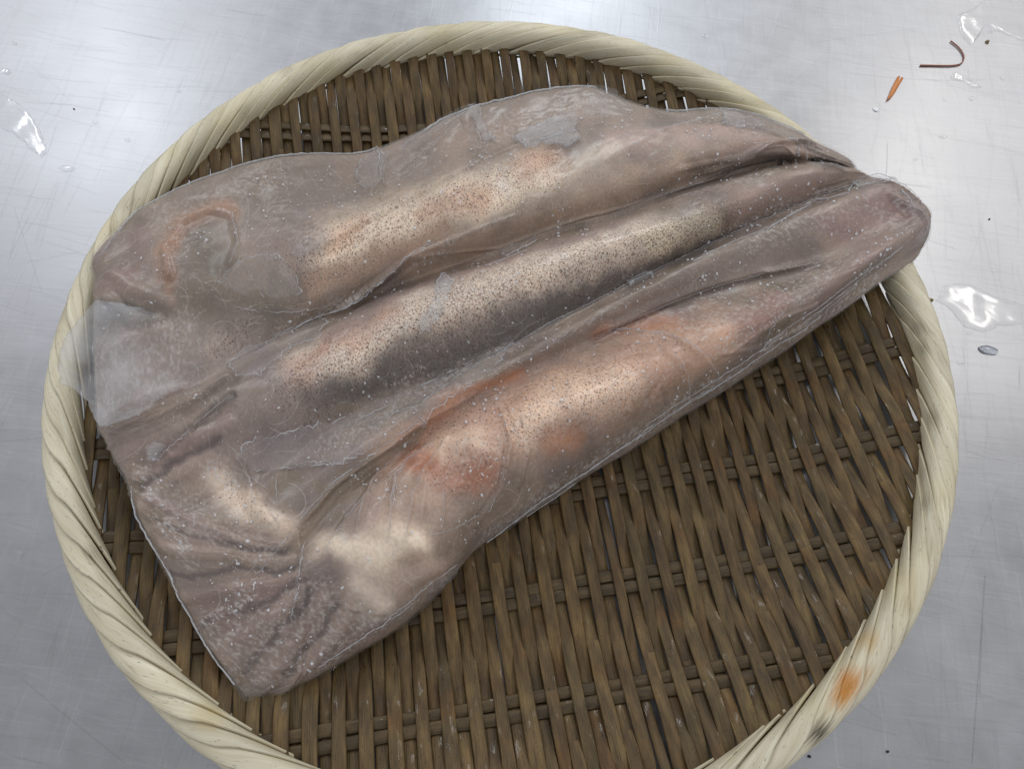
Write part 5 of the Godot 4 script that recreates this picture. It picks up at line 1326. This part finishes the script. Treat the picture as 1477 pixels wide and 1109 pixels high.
	seam(block, [Vector2(0.0818, 0.1062), Vector2(0.1121, 0.1069), Vector2(0.1339, 0.1062), Vector2(0.1586, 0.0965), Vector2(0.1812, 0.0889), Vector2(0.2192, 0.0889), Vector2(0.2467, 0.0903)], 0.0004, frost)
	seam(block, [Vector2(0.1332, 0.1625), Vector2(0.1607, 0.1743), Vector2(0.1939, 0.1632), Vector2(0.2164, 0.1590), Vector2(0.2524, 0.1583), Vector2(0.2855, 0.1583), Vector2(0.3250, 0.1576), Vector2(0.3602, 0.1590), Vector2(0.4061, 0.1590), Vector2(0.4300, 0.1555)], 0.0004, frost)
	seam(block, [Vector2(0.0881, 0.2090), Vector2(0.1029, 0.2014), Vector2(0.1262, 0.2000), Vector2(0.1480, 0.2007)], 0.0004, frost)
	seam(block, [Vector2(0.2453, 0.1902), Vector2(0.2728, 0.1902), Vector2(0.3003, 0.1909), Vector2(0.3377, 0.1916), Vector2(0.3666, 0.1993)], 0.0004, frost)
	seam(block, [Vector2(0.0444, 0.1416), Vector2(0.0649, 0.1333), Vector2(0.0846, 0.1285)], 0.0004, frost)
	seam(block, [Vector2(0.3934, 0.1201), Vector2(0.4082, 0.0937), Vector2(0.4216, 0.1389)], 0.0004, frost)
	seam(block, [Vector2(0.1762, 0.0458), Vector2(0.2101, 0.0354), Vector2(0.2333, 0.0229)], 0.0004, frost)
	seam(block, [Vector2(0.2926, 0.0785), Vector2(0.3172, 0.0715), Vector2(0.3468, 0.0549), Vector2(0.3715, 0.0354)], 0.0004, frost)
	seam(block, [Vector2(0.1502, 0.1979), Vector2(0.1290, 0.2020), Vector2(0.1135, 0.2187)], 0.0004, frost)
	seam(block, [Vector2(0.1523, 0.2041), Vector2(0.1311, 0.2118), Vector2(0.1170, 0.2243)], 0.0004, frost)
	seam(block, [Vector2(0.2545, 0.1916), Vector2(0.2686, 0.2069), Vector2(0.2806, 0.2284), Vector2(0.2947, 0.2472)], 0.0004, frost)
	seam(block, [Vector2(0.4251, 0.1847), Vector2(0.4272, 0.1979), Vector2(0.4272, 0.2291)], 0.0004, frost)
	seam(block, [Vector2(0.0761, 0.1472), Vector2(0.0790, 0.1611), Vector2(0.0804, 0.1840)], 0.0004, frost)
	seam(block, [Vector2(0.0959, 0.0500), Vector2(0.0973, 0.0625), Vector2(0.0909, 0.0729)], 0.0004, frost)
	seam(block, [Vector2(0.1607, 0.2062), Vector2(0.1431, 0.2159), Vector2(0.1304, 0.2319)], 0.0004, frost)
	seam(block, [Vector2(0.1466, 0.1916), Vector2(0.1220, 0.1951), Vector2(0.1022, 0.2097)], 0.0004, frost)
	seam(block, [Vector2(0.2503, 0.2027), Vector2(0.2608, 0.2090), Vector2(0.2665, 0.2250), Vector2(0.2735, 0.2458)], 0.0004, frost)
	seam(block, [Vector2(0.4032, 0.0576), Vector2(0.4096, 0.0917), Vector2(0.3997, 0.1243)], 0.0004, frost)
	seam(block, [Vector2(0.4286, 0.1715), Vector2(0.4357, 0.1819), Vector2(0.4321, 0.1958)], 0.0004, frost)
	for q in [Vector3(0.2073, 0.1896, 0.00136), Vector3(0.2855, 0.1562, 0.00136), Vector3(0.1544, 0.2014, 0.00102), Vector3(0.3764, 0.1798, 0.00085), Vector3(0.0430, 0.1403, 0.00102), Vector3(0.0797, 0.1375, 0.00082), Vector3(0.0649, 0.1257, 0.00054), Vector3(0.1262, 0.1361, 0.00088), Vector3(0.0592, 0.1298, 0.00061), Vector3(0.2608, 0.1514, 0.00068), Vector3(0.2136, 0.1569, 0.00136), Vector3(0.1502, 0.2000, 0.00085), Vector3(0.2073, 0.2048, 0.00061), Vector3(0.2947, 0.1569, 0.00068), Vector3(0.3659, 0.1305, 0.00068), Vector3(0.1692, 0.0430, 0.00068), Vector3(0.1255, 0.0361, 0.00082), Vector3(0.1903, 0.0514, 0.00068), Vector3(0.2277, 0.0479, 0.00068), Vector3(0.1149, 0.0805, 0.00085), Vector3(0.1614, 0.1326, 0.00068), Vector3(0.2834, 0.2382, 0.00068), Vector3(0.1995, 0.1229, 0.00088), Vector3(0.1868, 0.1264, 0.00082), Vector3(0.1776, 0.1035, 0.00068), Vector3(0.2291, 0.2173, 0.00054), Vector3(0.0818, 0.1465, 0.00068), Vector3(0.1530, 0.1583, 0.00068), Vector3(0.1967, 0.1569, 0.00082), Vector3(0.2411, 0.1694, 0.00068), Vector3(0.3898, 0.1548, 0.00068), Vector3(0.3497, 0.1771, 0.00068), Vector3(0.3165, 0.1729, 0.00068), Vector3(0.0458, 0.1534, 0.00082), Vector3(0.0402, 0.1639, 0.00102), Vector3(0.0472, 0.2014, 0.00102), Vector3(0.0536, 0.2090, 0.00136), Vector3(0.0352, 0.2145, 0.00102), Vector3(0.0444, 0.2139, 0.00102), Vector3(0.0627, 0.2513, 0.00054), Vector3(0.1015, 0.1715, 0.00054), Vector3(0.1791, 0.1979, 0.00051), Vector3(0.1403, 0.1625, 0.00054), Vector3(0.0916, 0.0236, 0.00054), Vector3(0.4427, 0.0125, 0.00061), Vector3(0.4039, 0.1805, 0.00054), Vector3(0.2446, 0.0500, 0.00079), Vector3(0.2531, 0.0444, 0.00044), Vector3(0.2834, 0.0521, 0.00071), Vector3(0.2629, 0.0458, 0.00143), Vector3(0.2573, 0.0535, 0.00050), Vector3(0.2524, 0.0542, 0.00052), Vector3(0.2806, 0.0549, 0.00108), Vector3(0.2531, 0.0493, 0.00090), Vector3(0.2834, 0.0479, 0.00051), Vector3(0.2785, 0.0458, 0.00118), Vector3(0.2742, 0.0479, 0.00061), Vector3(0.2749, 0.0528, 0.00122), Vector3(0.2658, 0.0507, 0.00096), Vector3(0.2608, 0.0507, 0.00076), Vector3(0.2559, 0.0500, 0.00044), Vector3(0.2763, 0.0451, 0.00136), Vector3(0.2531, 0.0521, 0.00145), Vector3(0.2700, 0.0417, 0.00110), Vector3(0.2742, 0.0528, 0.00042), Vector3(0.2517, 0.0542, 0.00043), Vector3(0.2531, 0.0542, 0.00145), Vector3(0.2770, 0.0507, 0.00097), Vector3(0.2566, 0.0583, 0.00068), Vector3(0.2721, 0.0590, 0.00065), Vector3(0.2587, 0.0555, 0.00059), Vector3(0.2707, 0.0576, 0.00041), Vector3(0.2714, 0.0569, 0.00053), Vector3(0.2672, 0.0583, 0.00050), Vector3(0.2693, 0.0542, 0.00064), Vector3(0.2813, 0.0549, 0.00111), Vector3(0.2749, 0.0562, 0.00093), Vector3(0.2629, 0.0618, 0.00046), Vector3(0.2700, 0.0625, 0.00067), Vector3(0.1720, 0.1382, 0.00082), Vector3(0.1748, 0.1389, 0.00054), Vector3(0.1896, 0.1285, 0.00112), Vector3(0.1776, 0.1361, 0.00050), Vector3(0.1776, 0.1389, 0.00042), Vector3(0.1826, 0.1347, 0.00122), Vector3(0.1741, 0.1382, 0.00041), Vector3(0.1868, 0.1305, 0.00113), Vector3(0.1854, 0.1340, 0.00055), Vector3(0.1910, 0.1271, 0.00054), Vector3(0.1791, 0.1389, 0.00052), Vector3(0.1967, 0.1291, 0.00063), Vector3(0.1734, 0.1409, 0.00067), Vector3(0.2002, 0.1229, 0.00089), Vector3(0.1896, 0.1305, 0.00103), Vector3(0.1882, 0.1319, 0.00077), Vector3(0.1798, 0.1333, 0.00091), Vector3(0.1840, 0.1347, 0.00101), Vector3(0.0416, 0.1708, 0.00052), Vector3(0.0367, 0.1764, 0.00109), Vector3(0.0416, 0.1798, 0.00111), Vector3(0.0395, 0.1639, 0.00079), Vector3(0.0367, 0.1555, 0.00087), Vector3(0.0345, 0.1548, 0.00058), Vector3(0.0409, 0.1687, 0.00045), Vector3(0.0402, 0.1639, 0.00113), Vector3(0.0430, 0.1764, 0.00056), Vector3(0.0395, 0.1729, 0.00077), Vector3(0.0451, 0.1729, 0.00070), Vector3(0.0381, 0.1798, 0.00057), Vector3(0.0416, 0.1805, 0.00105), Vector3(0.0416, 0.1826, 0.00044), Vector3(0.0451, 0.1694, 0.00109), Vector3(0.0451, 0.2111, 0.00125), Vector3(0.0444, 0.2139, 0.00044), Vector3(0.0493, 0.2132, 0.00041), Vector3(0.0508, 0.2159, 0.00043), Vector3(0.0529, 0.2180, 0.00056), Vector3(0.0543, 0.2076, 0.00041), Vector3(0.0430, 0.2097, 0.00085), Vector3(0.0515, 0.2125, 0.00071), Vector3(0.0423, 0.2104, 0.00041), Vector3(0.0522, 0.2090, 0.00041), Vector3(0.0472, 0.2041, 0.00059), Vector3(0.0451, 0.2159, 0.00041), Vector3(0.0472, 0.2236, 0.00041), Vector3(0.0444, 0.2090, 0.00107), Vector3(0.0501, 0.2034, 0.00041), Vector3(0.0444, 0.2090, 0.00045), Vector3(0.0402, 0.2097, 0.00048), Vector3(0.0395, 0.2180, 0.00107), Vector3(0.0430, 0.2111, 0.00042), Vector3(0.0261, 0.2159, 0.00048), Vector3(0.0374, 0.2111, 0.00041), Vector3(0.0310, 0.2187, 0.00056), Vector3(0.0402, 0.2145, 0.00116), Vector3(0.2566, 0.1694, 0.00046), Vector3(0.2453, 0.1569, 0.00102), Vector3(0.2425, 0.1576, 0.00099), Vector3(0.2157, 0.1604, 0.00048), Vector3(0.2164, 0.1576, 0.00041), Vector3(0.2171, 0.1590, 0.00051), Vector3(0.2249, 0.1618, 0.00074), Vector3(0.2390, 0.1590, 0.00061), Vector3(0.2164, 0.1632, 0.00081), Vector3(0.2418, 0.1555, 0.00051), Vector3(0.2284, 0.1569, 0.00042), Vector3(0.2256, 0.1597, 0.00050), Vector3(0.2615, 0.1604, 0.00043), Vector3(0.2369, 0.1666, 0.00067), Vector3(0.2496, 0.1604, 0.00041), Vector3(0.1346, 0.1597, 0.00049), Vector3(0.1452, 0.1653, 0.00041), Vector3(0.1361, 0.1604, 0.00052), Vector3(0.1389, 0.1646, 0.00050), Vector3(0.1445, 0.1646, 0.00062), Vector3(0.1494, 0.1569, 0.00041), Vector3(0.1438, 0.1562, 0.00060), Vector3(0.1346, 0.1534, 0.00046), Vector3(0.1544, 0.1583, 0.00079), Vector3(0.1304, 0.1562, 0.00072), Vector3(0.1473, 0.1583, 0.00071), Vector3(0.0402, 0.1396, 0.00046), Vector3(0.0409, 0.1528, 0.00103), Vector3(0.0402, 0.1451, 0.00042), Vector3(0.0374, 0.1416, 0.00097), Vector3(0.0416, 0.1423, 0.00113), Vector3(0.0352, 0.1396, 0.00042), Vector3(0.0451, 0.1409, 0.00042), Vector3(0.0409, 0.1396, 0.00052), Vector3(0.0345, 0.1437, 0.00087), Vector3(0.0367, 0.1382, 0.00045), Vector3(0.0444, 0.1416, 0.00041), Vector3(0.3764, 0.1743, 0.00048), Vector3(0.4089, 0.1715, 0.00057), Vector3(0.3553, 0.1722, 0.00045), Vector3(0.4159, 0.1680, 0.00065), Vector3(0.3771, 0.1632, 0.00043), Vector3(0.3553, 0.1736, 0.00079), Vector3(0.3475, 0.1777, 0.00057), Vector3(0.4251, 0.1569, 0.00041), Vector3(0.3990, 0.1673, 0.00084), Vector3(0.3708, 0.1736, 0.00078), Vector3(0.4103, 0.1569, 0.00085), Vector3(0.4131, 0.1694, 0.00052), Vector3(0.4082, 0.1611, 0.00066), Vector3(0.3602, 0.1736, 0.00080), Vector3(0.4237, 0.1583, 0.00088), Vector3(0.3997, 0.1555, 0.00075), Vector3(0.3504, 0.1750, 0.00058), Vector3(0.4089, 0.1597, 0.00046), Vector3(0.3652, 0.1743, 0.00041), Vector3(0.3419, 0.1771, 0.00073), Vector3(0.3849, 0.1583, 0.00067), Vector3(0.4202, 0.1604, 0.00081), Vector3(0.1734, 0.0437, 0.00042), Vector3(0.1755, 0.0396, 0.00042), Vector3(0.1748, 0.0361, 0.00052), Vector3(0.1741, 0.0333, 0.00041), Vector3(0.1762, 0.0340, 0.00072), Vector3(0.1755, 0.0389, 0.00046), Vector3(0.1713, 0.0389, 0.00041), Vector3(0.1734, 0.0368, 0.00069), Vector3(0.2305, 0.0299, 0.00041), Vector3(0.2326, 0.0312, 0.00057), Vector3(0.2319, 0.0229, 0.00082), Vector3(0.2333, 0.0306, 0.00083), Vector3(0.2319, 0.0465, 0.00086), Vector3(0.2298, 0.0312, 0.00052), Vector3(0.2319, 0.0285, 0.00088), Vector3(0.2312, 0.0229, 0.00074), Vector3(0.2305, 0.0333, 0.00045), Vector3(0.2305, 0.0375, 0.00047), Vector3(0.2862, 0.1298, 0.00066), Vector3(0.2940, 0.1229, 0.00044), Vector3(0.2904, 0.1298, 0.00055), Vector3(0.3200, 0.1257, 0.00041), Vector3(0.2933, 0.1389, 0.00041), Vector3(0.2841, 0.1396, 0.00050), Vector3(0.4258, 0.1048, 0.00058), Vector3(0.4202, 0.0285, 0.00061), Vector3(0.4166, 0.0382, 0.00058), Vector3(0.4152, 0.0389, 0.00062), Vector3(0.4251, 0.0667, 0.00042), Vector3(0.4244, 0.0278, 0.00044), Vector3(0.4244, 0.0306, 0.00066), Vector3(0.4314, 0.0986, 0.00046), Vector3(0.4187, 0.0923, 0.00041), Vector3(0.4251, 0.0278, 0.00041), Vector3(0.4187, 0.0451, 0.00051), Vector3(0.4138, 0.0410, 0.00077), Vector3(0.4244, 0.1271, 0.00071), Vector3(0.2312, 0.1923, 0.00078), Vector3(0.1910, 0.1965, 0.00072), Vector3(0.1614, 0.1784, 0.00043), Vector3(0.2446, 0.1659, 0.00048), Vector3(0.2291, 0.1902, 0.00073), Vector3(0.1685, 0.2014, 0.00043), Vector3(0.2319, 0.1528, 0.00064), Vector3(0.2587, 0.1986, 0.00054), Vector3(0.2298, 0.1646, 0.00049), Vector3(0.2080, 0.2062, 0.00041), Vector3(0.2051, 0.1541, 0.00047), Vector3(0.0938, 0.0479, 0.00045), Vector3(0.1600, 0.0507, 0.00058), Vector3(0.1248, 0.0458, 0.00050), Vector3(0.1494, 0.0382, 0.00049), Vector3(0.1354, 0.0222, 0.00048), Vector3(0.1389, 0.0424, 0.00041), Vector3(0.1241, 0.0361, 0.00052), Vector3(0.1290, 0.0549, 0.00059), Vector3(0.1121, 0.1805, 0.00054), Vector3(0.1255, 0.1847, 0.00041), Vector3(0.0973, 0.1965, 0.00081), Vector3(0.1029, 0.1979, 0.00050), Vector3(0.1050, 0.1826, 0.00045), Vector3(0.1191, 0.1819, 0.00072), Vector3(0.1480, 0.1666, 0.00075), Vector3(0.1079, 0.1882, 0.00076), Vector3(0.1262, 0.1986, 0.00048), Vector3(0.1156, 0.1889, 0.00041), Vector3(0.1487, 0.1812, 0.00080), Vector3(0.0909, 0.2132, 0.00052), Vector3(0.0811, 0.2069, 0.00073), Vector3(0.0804, 0.2062, 0.00041), Vector3(0.0599, 0.2007, 0.00042), Vector3(0.0712, 0.1576, 0.00047), Vector3(0.0923, 0.2159, 0.00049), Vector3(0.0867, 0.2305, 0.00079), Vector3(0.0839, 0.1757, 0.00043), Vector3(0.0430, 0.1965, 0.00081), Vector3(0.0677, 0.2139, 0.00042), Vector3(0.0712, 0.2458, 0.00062), Vector3(0.0599, 0.2312, 0.00041), Vector3(0.0571, 0.1472, 0.00070), Vector3(0.0846, 0.1896, 0.00052), Vector3(0.0493, 0.1646, 0.00093), Vector3(0.0620, 0.2555, 0.00054), Vector3(0.0613, 0.2187, 0.00061), Vector3(0.0768, 0.1743, 0.00041)]:
		chip(block, Vector2(q.x, q.y), q.z)
	scatter(block)


func make_small_things() -> void:
	pass
	water = mat("water", Color(0.95, 0.97, 1.0, 0.03), 0.03)
	water.refraction_enabled = true
	film = mat("water_film", Color(0.95, 0.97, 1.0, 0.02), 0.12)
	film.transparency = BaseMaterial3D.TRANSPARENCY_ALPHA
	water.refraction_scale = 0.033
	drop(Vector3(0.2640, 0.0000, -0.0324), 0.0050, 0.0031, 0.00, "largest water drop on the steel right of the basket")
	drop(Vector3(0.2640, 0.0000, -0.1866), 0.0022, 0.0022, 0.00, "round water drop below the orange shred, with a pale ring")
	drop(Vector3(0.2711, 0.0000, -0.2187), 0.0020, 0.0014, 0.20, "flat water drop right of the orange shred")
	drop(Vector3(0.2888, 0.0000, -0.2213), 0.0020, 0.0017, 0.00, "yellowish water drop in the puddle at the upper right")
	drop(Vector3(0.2469, 0.0000, -0.0227), 0.0014, 0.0014, 0.00, "small water drop just below left of the largest drop")
	drop(Vector3(-0.2695, 0.0000, -0.1052), 0.0045, 0.0025, -0.15, "long flat water drop left of the rim, beside the left puddle")
	drop(Vector3(-0.3310, 0.0000, -0.1770), 0.0031, 0.0022, -0.40, "dark oval water drop at the left edge of the table")
	drop(Vector3(-0.3343, 0.0000, -0.2017), 0.0017, 0.0011, -0.60, "small slanted water drop near the upper left corner")
	drop(Vector3(0.1146, -0.0000, -0.2590), 0.0017, 0.0017, 0.00, "water drop alone above the top of the rim")
	drop(Vector3(-0.2203, 0.0000, 0.1200), 0.0020, 0.0017, 0.60, "water drop alone on the steel at the lower left")
	drop(Vector3(-0.2404, 0.0000, -0.1301), 0.0020, 0.0011, 0.00, "faint small water drop between left puddle and rim")
	drop(Vector3(-0.2636, 0.0000, -0.1415), 0.0014, 0.0011, 0.30, "tiny water drop above the long flat drop")
	drop(Vector3(0.3134, 0.0000, -0.2419), 0.0014, 0.0014, 0.00, "tiny water drop right of the curled red thread")
	drop(Vector3(0.2440, 0.0000, -0.1653), 0.0014, 0.0008, 0.30, "tiny flat water drop below the round ringed drop")
	drop(Vector3(0.2558, 0.0000, -0.0426), 0.0017, 0.0011, 0.30, "tiny water drop above the largest drop")
	drop(Vector3(-0.2200, 0.0000, -0.1720), 0.0011, 0.0007, 0.00, "tiny water drop above the rim at the upper left")
	puddle([Vector2(-0.3326, -0.1620), Vector2(-0.3228, -0.1561), Vector2(-0.3122, -0.1504), Vector2(-0.3010, -0.1403), Vector2(-0.2903, -0.1260), Vector2(-0.2837, -0.1159), Vector2(-0.2863, -0.1114), Vector2(-0.2971, -0.1188), Vector2(-0.3074, -0.1269), Vector2(-0.3182, -0.1312), Vector2(-0.3252, -0.1388)], "long puddle of water at the left edge of the table")
	puddle([Vector2(0.2462, -0.0736), Vector2(0.2557, -0.0754), Vector2(0.2635, -0.0743), Vector2(0.2725, -0.0691), Vector2(0.2913, -0.0639), Vector2(0.2886, -0.0510), Vector2(0.2725, -0.0486), Vector2(0.2637, -0.0433), Vector2(0.2527, -0.0467), Vector2(0.2487, -0.0554), Vector2(0.2405, -0.0628)], "broad puddle of water on the steel right of the rim")
	puddle([Vector2(0.2923, -0.2996), Vector2(0.3060, -0.3081), Vector2(0.3185, -0.3223), Vector2(0.3463, -0.3256), Vector2(0.3365, -0.2788), Vector2(0.3191, -0.2876), Vector2(0.3043, -0.2805), Vector2(0.2967, -0.2703), Vector2(0.2919, -0.2804)], "puddle of water in the upper right corner")
	puddle([Vector2(0.2808, -0.2433), Vector2(0.2880, -0.2422), Vector2(0.2942, -0.2354), Vector2(0.2972, -0.2320), Vector2(0.2916, -0.2314), Vector2(0.2859, -0.2357), Vector2(0.2781, -0.2386)], "thin water streak below the curled red thread")
	thread([Vector3(0.2588, 0.0006, -0.2472), Vector3(0.2691, 0.0006, -0.2481), Vector3(0.2796, 0.0006, -0.2492), Vector3(0.2865, 0.0006, -0.2516), Vector3(0.2897, 0.0006, -0.2565), Vector3(0.2900, 0.0006, -0.2610), Vector3(0.2882, 0.0006, -0.2667), Vector3(0.2851, 0.0006, -0.2710), Vector3(0.2835, 0.0006, -0.2728)])
	thread_end = Vector3(0.2815, 0.0006, -0.2692)
	shred([Vector3(0.2316, 0.0000, -0.2126), Vector3(0.2337, 0.0000, -0.2177), Vector3(0.2370, 0.0000, -0.2254), Vector3(0.2420, -0.0000, -0.2353), Vector3(0.2433, 0.0000, -0.2348), Vector3(0.2419, -0.0000, -0.2309), Vector3(0.2442, 0.0000, -0.2343), Vector3(0.2455, 0.0000, -0.2338), Vector3(0.2418, 0.0000, -0.2272), Vector3(0.2375, 0.0000, -0.2193), Vector3(0.2342, 0.0000, -0.2147)])
	speck("brown_crumb", Vector3(0.3095, 0.0000, -0.2751), 0.0016, Color(0.20, 0.15, 0.07), "olive brown crumb in the upper right puddle")
	speck("brown_crumb", Vector3(0.2368, 0.0000, -0.0620), 0.0015, Color(0.24, 0.17, 0.06), "yellow brown crumb on the steel beside the squid tips")
	speck("dark_speck", Vector3(0.1458, 0.0000, 0.1785), 0.0009, Color(0.02, 0.02, 0.02), "black speck below the orange stained part of the rim")
	speck("dark_speck", Vector3(0.1807, 0.0000, 0.1740), 0.0008, Color(0.02, 0.02, 0.02), "black speck at the lower right of the table")
	speck("dark_speck", Vector3(0.2820, 0.0000, -0.1232), 0.0007, Color(0.03, 0.03, 0.03), "black speck right of the squid tips")
	speck("dark_speck", Vector3(-0.2798, 0.0000, -0.1510), 0.0007, Color(0.03, 0.03, 0.03), "black speck between left puddle and rim")
	speck("dark_speck", Vector3(0.2001, 0.0000, 0.1009), 0.0005, Color(0.04, 0.04, 0.04), "dark speck on the steel right of the lower rim")
	drop(Vector3(0.2238, 0.0000, -0.2046), 0.0020, 0.0018, 0.2, "white milky drop just left of the orange shred", mat("milky_drop", Color(0.93, 0.94, 0.96), 0.3))

var water: StandardMaterial3D
var film: StandardMaterial3D
var thread_end := Vector3.ZERO

func drop(at: Vector3, a: float, b: float, turn: float, label: String, m: Material = null) -> void:
	var v := PackedVector3Array()
	var nu := 25
	var nv := 7
	var high := minf(a, b) * 0.32
	for j in nv:
		var f := float(j) / (nv - 1)
		for i in nu:
			var an := TAU * (i % (nu - 1)) / (nu - 1)
			var wob := 1.0 + 0.10 * sin(an * 2.0 + a * 9000.0) + 0.05 * sin(an * 5.0 + b * 7000.0)
			var r := cos(f * PI / 2) * wob
			v.append(Vector3(cos(an) * r * a, 0.0001 + high * sin(f * PI / 2), sin(an) * r * b).rotated(Vector3.UP, turn))
	var low := v.slice(0, nu)
	var whole := PackedVector3Array()
	for q in low:
		whole.append(Vector3(0, -0.0002, 0) + q * 0.02)
	for q in low:
		whole.append(q - Vector3(0, 0.0003, 0))
	whole.append_array(v)
	var o := put("water_drop", grid(whole, nu, nv + 2, PackedVector2Array(), PackedColorArray(), false, true), m if m else (water if a > 0.0045 else film))
	o.position = at
	tag(o, label, "water drop", "drops of water on the steel table")

func puddle(pts: Array, label: String) -> void:
	var mid := Vector2.ZERO
	for p in pts:
		mid += p
	mid /= pts.size()
	var ring := ragged(pts, 0.002, 0.0003)
	var nu := ring.size() + 1
	var v := PackedVector3Array()
	var rise := [[1.0, -0.0008], [0.98, 0.0002], [0.94, 0.00045], [0.88, 0.0006], [0.78, 0.0007], [0.66, 0.0007], [0.54, 0.0007], [0.42, 0.00075], [0.3, 0.0008], [0.16, 0.0008], [0.02, 0.0008]]
	for f in rise:
		for i in nu:
			var p: Vector2 = ring[i % ring.size()] - mid
			p *= f[0]
			v.append(Vector3(p.x, f[1] + 0.0002 * cloud.get_noise_2d(p.x, p.y) * (1.0 if f[1] > 0.0003 else 0.0), p.y))
	var o := put("puddle", grid(v, nu, rise.size(), PackedVector2Array(), PackedColorArray(), false, is_clockwise(ring)), film)
	o.position = Vector3(mid.x, 0, mid.y)
	tag(o, label, "puddle", "puddles on the steel table")

func is_clockwise(ring: Array) -> bool:
	return Geometry2D.is_polygon_clockwise(PackedVector2Array(ring)) == false

func thread(pts: Array) -> void:
	var curve := Curve3D.new()
	for i in pts.size():
		var d: Vector3 = (pts[mini(i + 1, pts.size() - 1)] - pts[maxi(i - 1, 0)]) * 0.16
		curve.add_point(pts[i], -d, d)
	curve.bake_interval = 0.0008
	var path := curve.get_baked_points()
	var ups := PackedVector3Array()
	var tap := PackedFloat32Array()
	var tone := []
	for i in path.size():
		ups.append(Vector3.UP)
		tap.append(1.0 - 0.4 * float(i) / path.size())
		tone.append(Color.WHITE)
	var prof := []
	for q in 6:
		var an := -TAU * q / 6.0
		prof.append(Vector2(cos(an), sin(an)) * 0.00055)
	var o := put("red_thread", sweep(path, ups, prof, tap, tone, 1.0, Vector2.ZERO), mat("red_fibre", Color(0.33, 0.12, 0.07).linear_to_srgb(), 0.45))
	tag(o, "thin curled reddish brown thread on the steel", "thread")

func shred(pts: Array) -> void:
	var flat := PackedVector2Array()
	var top := PackedVector3Array()
	var low := PackedVector3Array()
	for i in pts.size():
		var p: Vector3 = pts[i]
		flat.append(Vector2(p.x, p.z))
		top.append(p + Vector3(0, 0.0013 - 0.0004 * (i % 2), 0))
		low.append(p + Vector3(0, 0.0001, 0))
	var holder := thing("orange_shred", "small forked orange shred of shell on the steel", "shred")
	slab(holder, "flake", flat, flat.size(), flat, top, low, mat("orange_shell", Color(0.62, 0.22, 0.05).linear_to_srgb(), 0.4))

func speck(called: String, at: Vector3, size: float, col: Color, label: String) -> void:
	var o := put(called, crumb(size * 2.0), mat(called, col.linear_to_srgb(), 0.5))
	o.position = at + Vector3(0, size * 0.1, 0)
	tag(o, label, called.replace("_", " "))
